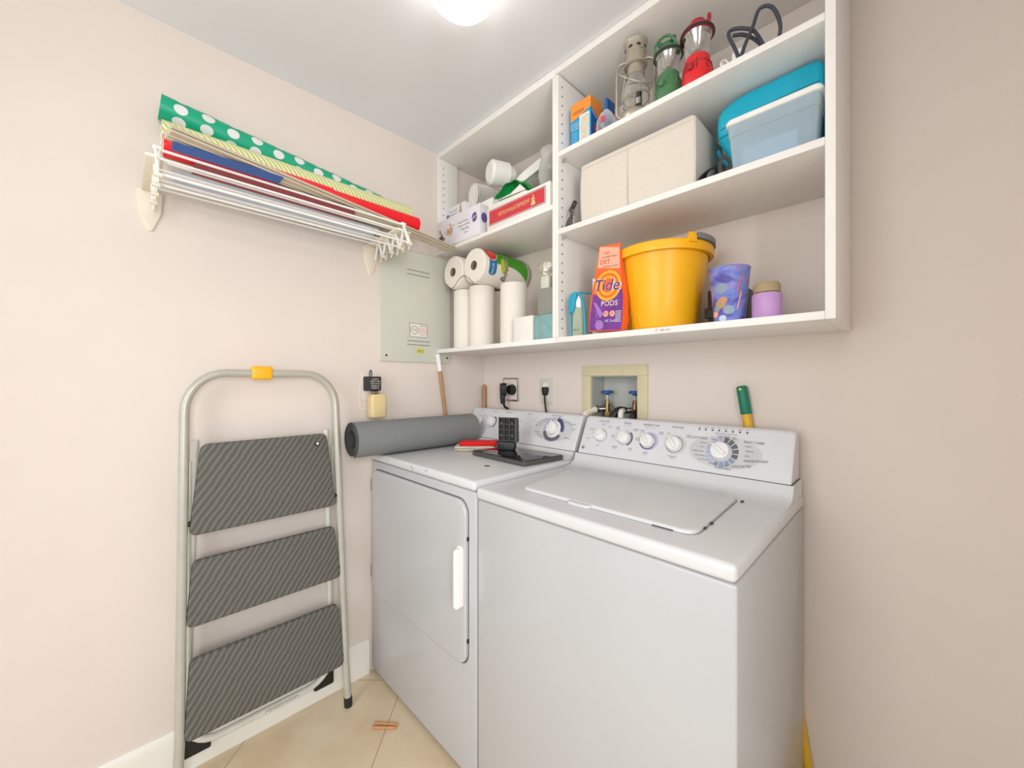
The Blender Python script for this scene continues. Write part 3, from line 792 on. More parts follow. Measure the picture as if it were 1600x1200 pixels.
# outlets on the back wall
t = thing('dryer_outlet', (0.20, -0.002, 1.16), 'recessed grey-framed dryer outlet with a big black plug', 'outlet')
mb = MB('steel'); f = FRONT(0.2015, -0.0005, 1.161)
mb.plate(f, rrect(0.107, 0.114, 0.004, 3), 0.005, 'steel', 0.002)
mb.plate(f, rrect(0.090, 0.098, 0.003, 3), 0.0012, 'wall_paint', 0.0, w0=0.0052)
mb.build('plate', t)
mb = MB('black')
mb.cyl((0.218, -0.006, 1.160), (0.218, -0.030, 1.160), 0.027, 0.023, 'black', 24, bev=0.004)
mb.plate(fr((0.197, -0.050, 1.166), (0.85, -0.5, 0), (0, 0, 1)), roundpoly([(-0.020, -0.024), (-0.012, -0.036), (0.012, -0.036), (0.020, -0.024), (0.025, 0.012), (0.018, 0.027), (-0.018, 0.027), (-0.025, 0.012)], 0.01), 0.026, 'black', 0.007, w0=-0.012)
mb.tube(smooth_path([(0.197, -0.052, 1.135), (0.197, -0.054, 1.115), (0.197, -0.05, 1.095)], 3), [0.014]*3+[0.012]*4, 'black', 12)
mb.build('plug', t)
MB('black').tube(smooth_path([(0.197, -0.052, 1.11), (0.1985, -0.042, 1.08), (0.20, -0.018, 1.05), (0.20, -0.012, 0.9), (0.20, -0.014, 0.4)], 5), 0.006, 'black', 10).build('cord', t)
t = thing('wall_outlet', (0.428, -0.002, 1.158), 'white wall outlet with a thin black plug and cord', 'outlet')
mb = MB('white_trim'); f = FRONT(0.428, -0.0005, 1.158); mb.plate(f, rrect(0.070, 0.114, 0.004, 3), 0.005, 'panel_paint', 0.002)
for v in (0.022, -0.022): mb.plate(f, rrect(0.030, 0.028, 0.010, 4, 0, v), 0.0012, 'white_trim', 0, w0=0.005)
mb.build('plate', t)
mb = MB('black'); mb.plate(FRONT(0.434, -0.007, 1.158), roundpoly([(-0.012, 0.018), (-0.013, 0.0), (-0.007, -0.02), (0.007, -0.02), (0.013, 0.0), (0.012, 0.018)], 0.004), 0.022, 'black', 0.005); mb.build('plug', t)
MB('black').tube(smooth_path([(0.434, -0.020, 1.145), (0.436, -0.022, 1.12), (0.444, -0.022, 1.07), (0.446, -0.015, 1.03), (0.446, -0.012, 0.9), (0.446, -0.014, 0.4)], 5), 0.0045, 'black', 10).build('cord', t)

# valve box in the back wall
t = thing('washer_valve_box', (0.768, 0.0, 1.0), 'recessed beige-framed valve box above the washer with blue taps', 'valve box')
mb = MB('valve_plate'); y_ = -0.0005
x0, x1, z0, z1 = 0.626, 0.910, 0.985, 1.263
fo = FRONT(0, y_, 0)
def framepart(a, b_, c, d): mb.plate(fo, [(a, c), (b_, c), (b_, d), (a, d)], 0.006, 'valve_plate', 0.0015)
framepart(x0, x1, oz1, z1); framepart(x0, ox0+0.001, z0, oz1-0.0001); framepart(ox1-0.001, x1, z0, oz1-0.0001)
mb.build('frame', t)
mb = MB('valve_inside'); g_ = 0.002
mb.box((ox0+g_, 0.095, oz0+g_), (ox1-g_, 0.098, oz1-g_)); mb.box((ox0+0.0005, 0.0, oz0+g_), (ox0+0.003, 0.097, oz1-g_)); mb.box((ox1-0.003, 0.0, oz0+g_), (ox1-0.0005, 0.097, oz1-g_))
mb.box((ox0+g_, 0.0, oz1-0.003), (ox1-g_, 0.097, oz1-0.0005)); mb.box((ox0+g_, 0.0, oz0+0.0005), (ox1-g_, 0.097, oz0+0.003))
mb.box((ox0+0.03, 0.02, 1.045), (ox1-0.06, 0.094, 1.050))
mb.build('recess_box', t)
def valve(x):
    v = MB('brass'); y = 0.05
    v.cyl((x, y, 1.046), (x, y, 1.112), 0.013, 0.011, 'brass', 14)
    v.cyl((x, y, 1.060), (x, y, 1.078), 0.018, 0.018, 'brass', 6)
    v.cyl((x, y, 1.112), (x, y, 1.128), 0.010, 0.008, 'brass', 6); v.cyl((x, y, 1.128), (x, y, 1.148), 0.004, 0.004, 'steel', 10)
    v.cyl((x-0.004, y, 1.090), (x-0.030, y-0.022, 1.088), 0.011, 0.012, 'steel', 14)
    o = v.build('valve', t)
    hw = MB('blue_handle')
    hw.lathe([(0.0, 1.146), (0.008, 1.146), (0.010, 1.151), (0.024, 1.154), (0.025, 1.160), (0.022, 1.164), (0.0, 1.164)], (x, y, 0), m='blue_handle', n=8)
    hw.build('tap_handle', o, 'blue tap handle')
valve(0.710); valve(0.832)
mb = MB('cream_plastic')
mb.tube(smooth_path([(0.680, 0.026, 1.087), (0.664, 0.008, 1.082), (0.652, -0.014, 1.068), (0.648, -0.022, 1.03), (0.65, -0.02, 0.95)], 6), [0.014]*12+[0.017]*13, 'cream_plastic', 12)
mb.tube(smooth_path([(0.682, 0.028, 1.088), (0.676, 0.02, 1.086)], 3), 0.0165, 'steel', 12)
mb.build('hose', t, 'off-white hose')
mb = MB('steel_dark')
mb.tube(smooth_path([(0.803, 0.028, 1.088), (0.788, 0.004, 1.090), (0.778, -0.012, 1.070), (0.775, -0.018, 1.03), (0.776, -0.018, 0.95)], 6), 0.0135, 'black', 12)
mb.tube(smooth_path([(0.80, 0.02, 1.088), (0.806, -0.008, 1.085), (0.808, -0.016, 1.06), (0.808, -0.018, 1.0)], 6), 0.011, 'white_plastic', 12)
mb.tube(smooth_path([(0.845, 0.03, 1.085), (0.85, 0.0, 1.075), (0.85, -0.015, 1.04), (0.848, -0.018, 1.0)], 6), 0.010, 'steel_dark', 12)
mb.build('hose', t, 'black and white hoses')
MB('black').tube(smooth_path([(0.722, 0.045, 1.112), (0.75, 0.03, 1.10), (0.778, 0.005, 1.088)], 5), 0.0012, 'black', 6).build('tie_wire', t)

# mop handle at the right of the washer
t = thing('mop_handle', (1.40, -0.022, 0.0), 'yellow pole with a green grip leaning behind the washer', 'pole')
a, b_ = Vector((1.402, -0.0165, 0.0)), Vector((1.2175, -0.0165, 1.188))
d_ = (b_-a).normalized(); L = (b_-a).length
MB('yellow_pole').cyl(a+d_*0.004, b_-d_*0.083, 0.0135, m='yellow_pole', n=20).build('pole', t)
g_ = MB('green_grip'); g_.tube([b_-d_*0.086, b_-d_*0.084, b_-d_*0.006, b_-d_*0.002, b_], [0.0145, 0.0155, 0.0150, 0.013, 0.009], 'green_grip', 20)
g_.cyl(b_-d_*0.010+Vector((-0.001, -0.0145, 0)), b_-d_*0.010+Vector((-0.001, -0.0165, 0)), 0.004, m='lime', n=10)
g_.build('grip', t, 'green plastic grip')

# wooden dowel behind the dryer and the white-tipped stick under the shelf
mb = MB('wood'); mb.tube([(0.0155, -0.0155, 0.002), (0.0155, -0.0155, 1.170), (0.0155, -0.0155, 1.180), (0.0155, -0.0155, 1.185)], [0.011, 0.011, 0.009, 0.004], 'wood', 16)
mb.build('wooden_dowel', None, 'plain wooden dowel with rounded top standing in the corner behind the dryer', 'pole', loc=(0.0155, -0.0155, 0))
t = thing('broom_stick', (0.0125, -0.235, DZ), 'wooden stick with a white sleeve propped under the bottom shelf', 'pole')
a, b_ = Vector((0.0125, -0.235, DZ+0.001)), Vector((0.0125, -0.3, 1.333)); d_ = (b_-a).normalized(); L = (b_-a).length
MB('wood').cyl(a, a+d_*(L-0.085), 0.0095, m='wood', n=14).build('stick', t)
MB('white_plastic').cyl(a+d_*(L-0.0845), b_-d_*0.004, 0.0105, m='white_plastic', n=14).build('sleeve', t, 'white plastic sleeve')

# ================================================================== left wall: drying rack, rail, rolls
t = thing('drying_rack', (0.0, -0.85, 1.74), 'white wall-mounted folding clothes rack with many rods under the wrapping paper', 'drying rack')
YA, YB = -0.625, -1.30
mb = MB('white_plastic')
apex = [0.062, 0.130, 0.198, 0.266]
rods = []
for x in apex:
    rods += [(x, 1.778, 0.0035), (x+0.020, 1.748, 0.003)]
    if x > 0.15: rods += [(x+0.044, 1.701, 0.0035)]
for i, (x, z, r) in enumerate(rods):
    MB('white_plastic').cyl((x, YA-0.004, z), (x, YB+0.004, z), r, m='white_plastic', n=10).build('rod', t)
for yy in (YA, YB):
    for x in apex:
        sc = MB('white_plastic'); ww = 0.0055
        for p, q in (((x, 1.785), (x+0.046, 1.696)), ((x, 1.785), (x-0.030, 1.700))):
            f = fr((0, yy+(0.003 if q[0] > x else 0.009), 0), (1, 0, 0), (0, 0, 1))
            dx, dz = q[0]-p[0], q[1]-p[1]; L = math.hypot(dx, dz); nx_, nz_ = -dz/L*ww, dx/L*ww
            pts = roundpoly([(p[0]+nx_, p[1]+nz_), (p[0]-nx_, p[1]-nz_), (q[0]-nx_, q[1]-nz_), (q[0]+nx_, q[1]+nz_)], 0.005)
            sc.plate(f, pts, 0.004, 'white_plastic', 0.001)
        sc.cyl((x, yy-0.004, 1.781), (x, yy+0.012, 1.781), 0.006, m='white_plastic', n=12)
        sc.cyl((x+0.045, yy-0.004, 1.698), (x+0.045, yy+0.012, 1.698), 0.006, m='cream_plastic', n=12)
        sc.build('scissor_arm', t)
for yy in (YA, YB):
    br = MB('cream_plastic'); f = SIDE(0.0005, yy, 0)
    br.plate(f, roundpoly([(-0.030, 1.765), (-0.026, 1.70), (-0.006, 1.645), (0.006, 1.645), (0.026, 1.70), (0.030, 1.765)], 0.01), 0.006, 'cream_plastic', 0.002)
    br.box((0.001, yy-0.018, 1.758), (0.262, yy+0.018, 1.766), 'cream_plastic', bev=0.002)
    br.build('wall_bracket', t)
# hooks row
for k, x in enumerate((0.03, 0.075, 0.12, 0.165, 0.21, 0.255)):
    hk = MB('cream_plastic')
    hk.tube(smooth_path([(x, YA+0.030, 1.757), (x, YA+0.034, 1.735), (x+0.004, YA+0.034, 1.708), (x+0.012, YA+0.026, 1.694), (x+0.020, YA+0.026, 1.706), (x+0.016, YA+0.028, 1.726)], 5), 0.0035, 'cream_plastic', 8)
    hk.build('hook', t)
hb = MB('cream_plastic'); hb.box((0.006, YA+0.019, 1.752), (0.27, YA+0.036, 1.758), 'cream_plastic', bev=0.002); hb.build('hook_bar', t)

# the long beige rail resting on the rack, running into the shelf unit
a = Vector((0.127, -0.303, 0)); b_ = Vector((0.338, -1.28, 0)); d_ = (b_-a).normalized(); nn = Vector((-d_.y, d_.x, 0))
def railprof(p):
    base = [(-0.026, 1.7873), (0.026, 1.7873), (0.026, 1.793), (0.020, 1.793), (0.020, 1.796), (0.026, 1.796), (0.026, 1.8032), (-0.026, 1.8032)]
    return [Vector((p.x+nn.x*u, p.y+nn.y*u, z)) for u, z in base]
mb = MB('rail_beige'); mb.ring_loft([railprof(a), railprof(b_)], 'rail_beige')
for off in (-0.012, 0.004):
    mb.ring_loft([[Vector((p.x+nn.x*(off+u), p.y+nn.y*(off+u), z)) for u, z in ((-0.002, 1.7858), (0.002, 1.7858), (0.002, 1.7874), (-0.002, 1.7874))] for p in (a, b_)], 'rail_light')
mb.build('curtain_rail', None, 'long beige grooved rail lying across the clothes rack', 'rail', loc=(0.24, -0.75, 1.79))

# flat paper bags tucked on the rack, seen between rods
def flat(name, pts, z, th_, m_, label, cat, g=None):
    MB(m_).plate(fr((0, 0, z), (1, 0, 0), (0, 1, 0)), roundpoly(pts, 0.004, 2), th_, m_, 0.0).build(name, None, label, cat, g, loc=(pts[0][0], pts[0][1], z))
flat('paper_bag', [(0.165, -1.22), (0.262, -1.22), (0.262, -0.80), (0.165, -0.76)], 1.7820, 0.0018, 'bag_red', 'dark red flat paper bag lying on the clothes rack', 'bag')
flat('paper_bag', [(0.275, -1.27), (0.325, -1.27), (0.325, -1.03), (0.275, -1.03)], 1.7822, 0.0015, 'bag_blue', 'blue flat paper bag at the outer edge of the clothes rack', 'bag')
flat('tissue_paper', [(0.03, -1.25), (0.155, -1.25), (0.155, -0.66), (0.03, -0.64)], 1.7818, 0.0025, 'skyblue_pale', 'pale folded tissue paper lying on the clothes rack', 'tissue paper')
MB('brand_blue').plate(SIDE(0.10, 0, 0), [(-0.405, 1.8035), (-0.345, 1.8035), (-0.405, 1.827)], 0.002, 'brand_blue').build('paper_scrap', None, 'small blue paper scrap standing on the beige rail', 'paper', loc=(0.10, -0.39, 1.8085))

def roll(name, p0, p1, r, m_, label, mb=None, core='paper_white'):
    p0, p1 = Vector(p0), Vector(p1); c = (p0+p1)/2
    t_ = thing(name, c, label, 'wrapping paper', 'rolls of wrapping paper on the clothes rack')
    mb = mb or MB(m_)
    n = 40; d = (p1-p0).normalized()
    mb.tube([p0, p1], [r, r], m_, n, caps=False)
    mb.tube([p0+d*0.0005, p1-d*0.0005], [r*0.97, r*0.97], core, n, caps=False)
    for p, q in ((p0, p0+d*0.001), (p1, p1-d*0.001)):
        for k in range(3): mb.tube([p, q], [r*(0.985-0.04*k)]*2, m_ if k % 2 == 0 else core, n, caps=False)
        for rr0, rr1 in ((r, r*0.88),):
            u = d.cross(Vector((0, 0, 1))).normalized(); v = d.cross(u)
            V = []
            for k in range(n):
                a_ = 2*PI*k/n; V += [p+(u*math.cos(a_)+v*math.sin(a_))*rr0, q+(u*math.cos(a_)+v*math.sin(a_))*rr1]
            mb.add(V, [(2*k, 2*k+1, (2*k+3) % (2*n), (2*k+2) % (2*n)) for k in range(n)], core)
    mb.tube([p0+d*0.001, p1-d*0.001], [r*0.88, r*0.88], core, n, caps=False)
    mb.build('paper_roll', t_)
    return t_
# red roll in front, lying on the rail
t_r = roll('wrapping_paper_roll', (0.173, -1.28, 1.8340), (0.170, -0.508, 1.8340), 0.0300, 'wrap_red', 'shiny red roll of wrapping paper, frontmost on the rack')
# loose sheet flap of the red roll wrapping over the striped one
sh = MB('wrap_red'); A0 = Vector((0.173, -1.275, 1.8340)); A1 = Vector((0.1715, -0.845, 1.8340)); dd = (A1-A0).normalized()
uu = dd.cross(Vector((0, 0, 1))).normalized(); RR = []
for k in range(17):
    a_ = math.radians(100+95*k/16); off = uu*(-math.cos(a_))+Vector((0, 0, 1))*math.sin(a_)
    RR.append((A0+off*0.0345, A1+off*0.0345, A1+off*0.0322, A0+off*0.0322))
sh.ring_loft([list(r_) for r_ in RR], 'wrap_red'); sh.build('loose_flap', t_r, 'loose red sheet end')
t_s = roll('wrapping_paper_roll', (0.110, -1.28, 1.884), (0.108, -0.518, 1.8805), 0.0450, 'wrap_stripe', 'thick yellow-green striped roll of wrapping paper behind the red roll')
pm = MB('wrap_green')
p0 = Vector((0.044, -1.28, 2.001)); p1 = Vector((0.0385, -0.550, 1.9235)); r_ = 0.0355
ax = (p1-p0).normalized(); up = Vector((0, 0, 1)); up = (up-ax*up.dot(ax)).normalized()
cm = cylmap(p0, ax, up, r_)     # out = up x ax -> +x side?
L = (p1-p0).length
k = 0
for i in range(11):
    for j in range(6):
        u = 0.045+i*0.064; v = j*(2*PI*r_/6)+(0.024 if i % 2 else 0.0)
        if u > L-0.02: continue
        c = []
        n_ = 16
        V = [cm(u, v, 0.0008)]+[cm(u+0.0165*math.cos(2*PI*q/n_), v+0.0145*math.sin(2*PI*q/n_), 0.0008) for q in range(n_)]
        pm.add(V, [(0, 1+q, 1+(q+1) % n_) for q in range(n_)], 'dot_white')
roll('wrapping_paper_roll', p0, p1, r_, 'wrap_green', 'green white-dotted roll of wrapping paper against the wall', pm)

# ================================================================== STEP LADDER
t = thing('step_ladder', (0.10, -1.005, 0.0), 'folded three-step ladder with dark ribbed treads leaning on the left wall', 'ladder')
LT = 0.047; LB = 0.118; YC = -1.005; HW = 0.238
def lx(z): return LB+(LT-LB)*(z/1.23)
path = []
path.append(Vector((lx(0.02), YC+HW+0.004, 0.02)))
for k in range(1, 9): z = 0.02+k*(1.11-0.02)/8; path.append(Vector((lx(z), YC+HW-0.018*k/8, z)))
rr = 0.105
for k in range(1, 9):
    a = PI/2*k/8; path.append(Vector((lx(1.11+0.118*math.sin(a)), YC+HW-0.018-rr*(1-math.cos(a)), 1.11+0.118*math.sin(a))))
half = path[:]
mirror = [Vector((p.x, 2*YC-p.y, p.z)) for p in reversed(half)]
MB('ladder_tube').tube(half+mirror, 0.0125, 'ladder_tube', 14).build('front_frame', t)
for s_ in (1, -1):
    MB('black').tube([(lx(0.0), YC+s_*(HW+0.004), 0.0), (lx(0.003), YC+s_*(HW+0.004), 0.003), (lx(0.035), YC+s_*(HW+0.0035), 0.036)], [0.012, 0.0145, 0.0145], 'black', 14).build('rubber_foot', t)
# yellow grip in the middle of the top rail
MB('yellow_plastic').box((0.030, YC-0.05, 1.208), (0.062, YC+0.012, 1.252), 'yellow_plastic', bev=0.008, seg=3).build('handle_grip', t, 'yellow plastic grip')
# rear frame
RY = HW-0.045; rp = []
for k in range(6): z = 1.02-(1.02-0.16)*k/5; rp.append(Vector((0.030, YC+RY+0.004*k, z)))
yb = YC+RY+0.02
for k in range(1, 8):
    a = PI/2*k/7; rp.append(Vector((0.030, yb-0.085*(1-math.cos(a)), 0.16-0.085*math.sin(a))))
rmir = [Vector((p.x, 2*YC-p.y, p.z)) for p in reversed(rp)]
MB('ladder_white').tube(rp+rmir, 0.0098, 'ladder_white', 12).build('rear_frame', t)
mb = MB('paper_white'); f = SIDE(0.0402, YC+0.045, 0.075); mb.plate(f, rrect(0.10, 0.010, 0.002, 2), 0.0008, 'print_grey'); mb.plate(f, rrect(0.098, 0.008, 0.002, 2), 0.0012, 'paper_white')
mb.text(f, 'MAX WORKING LOAD 225 LBS', 0.0045, 0, 0, 'gap_dark', 0.0016); mb.build('warning_label', t, 'narrow printed label on the rear rail')
for s_ in (1, -1):
    MB('black').plate(SIDE(0.018, 0, 0), roundpoly([(YC+s_*(RY-0.04), 0.050), (YC+s_*(RY+0.030), 0.050), (YC+s_*(RY+0.030), 0.150), (YC+s_*(RY+0.018), 0.150), (YC+s_*(RY+0.002), 0.092), (YC+s_*(RY-0.04), 0.066)][::s_], 0.006), 0.012, 'black', 0.003).build('corner_guard', t, 'black plastic corner')
# treads
def tread(z0, z1, w_top, w_bot, hole=False):
    zc = (z0+z1)/2; xm0, xm1 = lx(z0)-0.004, lx(z1)-0.004
    ey = Vector((xm1-xm0, 0, z1-z0)).normalized()
    f = fr((xm0, YC, z0), (0, 1, 0), ey); hh = (z1-z0)
    pts = roundpoly([(-w_bot/2, 0), (w_bot/2, 0), (w_top/2, hh), (-w_top/2, hh)], 0.022, 6)
    m1 = MB('tread_rubber'); m1.plate(f, pts, 0.020, 'tread_rubber', 0.005, w0=-0.004)
    # grooves frame line round the mat
    if hole:
        m1.decal(f, circ(0.009, 16, w_top/2-0.034, hh-0.036, 0.007), 'black', 0.0166); m1.decal(f, circ(0.0045, 12, w_top/2-0.033, hh-0.034), 'paper_white', 0.0170)
    o = m1.build('tread', t)
    e = MB('ladder_tube')
    for sy in (-1, 1):
        e.cyl(f(sy*(w_bot/2-0.004), 0.035, 0.004), f(sy*(w_bot/2+0.016), 0.035, 0.004), 0.008, m='black', n=12)
    e.build('pivot', o)
tread(0.742, 1.010, 0.364, 0.424, True)
tread(0.478, 0.668, 0.408, 0.442)
tread(0.160, 0.386, 0.424, 0.452)
for s_ in (1, -1):
    MB('ladder_tube').box((0.050, YC+s_*(HW-0.030)-0.002, 0.20), (0.058, YC+s_*(HW-0.030)+0.004, 0.96), 'ladder_tube', bev=0.001).build('side_link', t)

# sticks on the floor
for i, (dx, rz, lab) in enumerate(((0.0, 0.0, 'back'), (0.014, 0.08, 'front'))):
    c = Vector((0.290+0.010*i, -0.702-0.012*i, 0.0045)); d_ = Vector((0.703, 0.711, 0)).normalized(); d_.rotate(Matrix.Rotation(rz-0.08, 3, 'Z'))
    mb = MB('cinnamon'); mb.tube([c-d_*0.042, c-d_*0.040, c+d_*0.038, c+d_*0.042], [0.003, 0.0045, 0.0048, 0.0035], 'cinnamon', 10)
    mb.build('wooden_stick', None, 'short brown stick on the floor tiles, the one nearer the %s' % ('dryer' if i == 0 else 'camera'), 'stick', 'short sticks on the floor', loc=(c.x, c.y, 0))

# ================================================================== LEFT UNIT, bottom shelf: paper towels
ZS = 1.3522
def towel(x, y, r, h_, label):
    t_ = thing('paper_towel_roll', (x, y, ZS), label, 'paper towels', 'standing paper towel rolls on the shelf')
    mb = MB('paper_towel')
    mb.lathe([(0.02, 0), (r-0.002, 0), (r, 0.004), (r, h_-0.004), (r-0.003, h_), (0.021, h_)], (x, y, ZS), m='paper_towel', n=40); mb.build('towel', t_)
    MB('gold_brown').lathe([(0.020, 0.001), (0.020, h_), (0.018, h_), (0.018, 0.001)], (x, y, ZS), m='gold_brown', n=24).build('core', t_)
towel(0.117, -0.215, 0.056, 0.268, 'slim standing paper towel roll, leftmost on the shelf')
towel(0.232, -0.215, 0.0565, 0.268, 'standing paper towel roll under the front end of the printed pack')
towel(0.214, -0.098, 0.053, 0.262, 'standing paper towel roll tucked behind, between two front rolls')
towel(0.434, -0.215, 0.0545, 0.246, 'standing paper towel roll, rightmost beside the small white carton')
# twin pack on top
t = thing('paper_towel_pack', (0.20, -0.155, 1.6215), 'wrapped twin pack of paper towels with green and red print lying on the standing rolls', 'paper towels')
ZB = 1.6215+0.074
def bigroll(x, r=0.0735):
    mb = MB('paper_towel'); ya, yb_ = -0.292, -0.018
    mb.ringdecal(fr((x, ya, ZB), (1, 0, 0), (0, 0, 1)), 0.020, r-0.0075, 10, 370, 'paper_towel', 0.0002, 48)
    mb.lathe([(r-0.008, 0.0), (r-0.002, 0.003), (r, 0.010), (r, yb_-ya-0.01), (r-0.008, yb_-ya), (0.02, yb_-ya-0.003)], (x, ya, ZB), (0, 1, 0), 'paper_towel', 46)
    mb.lathe([(0.020, 0.004), (0.020, 0.25)], (x, ya, ZB), (0, 1, 0), 'gold_brown', 24)
    mb.lathe([(0.019, 0.010), (0.0001, 0.011)], (x, ya, ZB), (0, 1, 0), 'charcoal', 24)
    return mb
bigroll(0.122).build('towel', t); bigroll(0.2715).build('towel', t)
# print on the right roll, wrapped round the +X side (u along +Y, v up)
pr = MB('brand_green'); R2 = 0.0735
cm = lambda u, v, w=0.0: Vector((0.2715+(R2+w)*math.cos(v/R2), -0.292+u, ZB+(R2+w)*math.sin(v/R2)))
def wrapfill(poly_lo, poly_hi, u0, u1, m_, w, n=24, k=10):
    V = []; 
    for i in range(n+1):
        u = u0+(u1-u0)*i/n; lo, hi = poly_lo(u), poly_hi(u)
        for j in range(k+1): V.append(cm(u, lo+(hi-lo)*j/k, w))
    pr.add(V, [(i*(k+1)+j, (i+1)*(k+1)+j, (i+1)*(k+1)+j+1, i*(k+1)+j+1) for i in range(n) for j in range(k)], m_)
def wrapdisc(u, v, ru, rv, m_, w):
    n = 28; V = [cm(u, v, w)]
    for q in range(1, 4):
        for a in range(n): V.append(cm(u+ru*q/3*math.cos(2*PI*a/n), v+rv*q/3*math.sin(2*PI*a/n), w))
    Fc = [(0, 1+a, 1+(a+1) % n) for a in range(n)]
    for q in range(2):
        for a in range(n): Fc.append((1+q*n+a, 1+(q+1)*n+a, 1+(q+1)*n+(a+1) % n, 1+q*n+(a+1) % n))
    pr.add(V, Fc, m_)
lo_ = lambda u: 0.006 - 0.050*max(0, (u-0.14)/0.12)**2
wrapfill(lo_, lambda u: 0.105, 0.060, 0.258, 'brand_green', 0.0010)
wrapdisc(0.042, 0.060, 0.036, 0.046, 'paper_white', 0.0016); wrapdisc(0.042, 0.060, 0.033, 0.043, 'brand_red', 0.0022)
wrapfill(lambda u: -0.030-0.016*math.sqrt(max(0, 1-((u-0.045)/0.021)**2)), lambda u: 0.03, 0.0245, 0.0655, 'brand_blue', 0.0014)
wrapdisc(0.108, 0.004, 0.020, 0.034, 'lime', 0.0018)
pr.text(lambda a, b2, w=0: cm(0.044+a, 0.06+b2, w), '2=5', 0.024, 0, 0.004, 'gold_print', 0.0028, ang=PI/2, shear=0.2)
pr.text(lambda a, b2, w=0: cm(0.045+a, -0.018+b2, w), 'PACK', 0.013, 0, 0, 'paper_white', 0.0024, ang=PI/2)
pr.text(lambda a, b2, w=0: cm(0.119+a, -0.002+b2, w), 'Bounty', 0.031, 0, 0, 'paper_white', 0.0022, ang=PI/2, shear=0.2, sx=1.04)
pr.text(lambda a, b2, w=0: cm(0.117+a, -0.004+b2, w), 'Bounty', 0.030, 0, 0, 'black', 0.0030, ang=PI/2, shear=0.2)
pr.build('printed_wrapper', t, 'green, red and blue printed wrapper')
sw = MB('bag_film'); sw.tube(smooth_path([(0.075, -0.2925, ZB-0.045), (0.12, -0.2935, ZB-0.072), (0.196, -0.2925, ZB-0.030), (0.27, -0.2935, ZB-0.073)], 6), 0.0012, 'charcoal', 6)
sw.build('wrapper_seam', t)
# small white carton and teal box with a flower
MB('paper_white').box((0.508, -0.290, ZS), (0.608, -0.215, ZS+0.092), 'paper_white', bev=0.003).build('small_carton', None, 'small plain white carton beside the standing paper towels', 'box', loc=(0.55, -0.25, ZS))
t = thing('flower_box', (0.66, -0.25, ZS), 'narrow teal tin with woven upper band and a white flower against the divider', 'tin')
mb = MB('teal_tin'); mb.box((0.612, -0.290, ZS), (0.704, -0.245, ZS+0.088), 'teal_tin', bev=0.003); mb.build('lower_tin', t, 'teal lower tin')
mb = MB('woven_tin'); mb.box((0.628, -0.286, ZS+0.0885), (0.704, -0.249, ZS+0.182), 'woven_tin', bev=0.003); mb.build('woven_band', t, 'grey woven band')
mb = MB('green_mint'); mb.box((0.640, -0.282, ZS+0.1825), (0.676, -0.258, ZS+0.228), 'panel_paint', bev=0.003); mb.build('stem_holder', t)
mb = MB('flower_white'); rnd = random.Random(5)
for k in range(16):
    a = rnd.random()*2*PI; e = rnd.uniform(-0.4, 1.2); d_ = Vector((math.cos(a)*math.cos(e), math.sin(a)*math.cos(e)*0.6, math.sin(e)))
    c = Vector((0.655, -0.27, ZS+0.245)); p = c+d_*0.02
    u = d_.cross(Vector((0.3, 0.2, 1))).normalized(); v = d_.cross(u)
    V = [c+d_*0.004]+[p+(u*math.cos(q)*0.012+d_*math.sin(q)*0.018)+v*0.003*math.cos(2*q) for q in [i*PI/4 for i in range(8)]]
    mb.add(V, [(0, 1+q, 1+(q+1) % 8) for q in range(8)], 'flower_white')
mb.sphere((0.655, -0.27, ZS+0.243), 0.014, 'flower_white', 10)
mb.build('flower', t, 'white fabric flower')

# ================================================================== LEFT UNIT, upper shelf
ZU = 1.8142
GP = 'printed baking boxes on the upper left shelf'
t = thing('baking_box', (0.17, -0.28, ZU), 'long white box with purple oval logo at the front of the upper left shelf', 'box', GP)
BY = -0.3055
mb = MB('lavender_card'); mb.box((0.0195, BY, ZU), (0.326, -0.262, ZU+0.128), 'lavender_card', bev=0.0015); mb.build('carton', t)
pr = MB('print_grey'); f = FRONT(0, BY, ZU)
def logo(f, cx, cy, s_):
    pr.decal(f, circ(0.018*s_, 28, cx, cy, 0.021*s_), 'violet_print', 0.0006)
    pr.text(f, 'Wilton', 0.0135*s_, cx, cy, 'paper_white', 0.001, ang=0.42, shear=0.3, sx=0.78)
logo(f, 0.292, 0.078, 0.95)
for k, tx in enumerate(('Cake & Cookie', 'Treats and Candy', 'Wilton Box', '12 pieces')): pr.text(f, tx, 0.0085 if k < 3 else 0.006, 0.215+0.006*k, 0.082-k*0.017, 'print_grey', 0.0008)
rnd = random.Random(2)
for k in range(34):
    cx_, cz_ = 0.056+rnd.gauss(0, 0.009), 0.050+rnd.gauss(0, 0.015); pr.decal(f, circ(0.0045, 8, cx_, cz_), 'choc', 0.0006+k*2e-5)
for k in range(40):
    cx_, cz_ = 0.114+rnd.gauss(0, 0.013), 0.068+rnd.gauss(0, 0.013); pr.decal(f, circ(0.0045, 8, cx_, cz_), 'caramel' if k % 3 else 'gold_brown', 0.0006+k*2e-5)
pr.decal(SIDE(0.326, BY, ZU), [(0.006, 0.05), (0.034, 0.05), (0.034, 0.1), (0.006, 0.1)], 'lavender_card', 0.0004)
pr.decal(SIDE(0.326, BY+0.024, ZU+0.072), circ(0.016, 24, 0, 0, 0.021), 'violet_print', 0.0008)
pr.build('printing', t)
t = thing('baking_box', (0.11, -0.22, ZU), 'taller white box with small gold tree picture standing behind the long one', 'box', GP)
mb = MB('lavender_card'); mb.box((0.0195, -0.258, ZU), (0.165, -0.20, ZU+0.203), 'lavender_card', bev=0.0015); mb.build('carton', t)
pr = MB('print_grey'); f = FRONT(0, -0.258, ZU)
logo(f, 0.036, 0.160, 0.72)
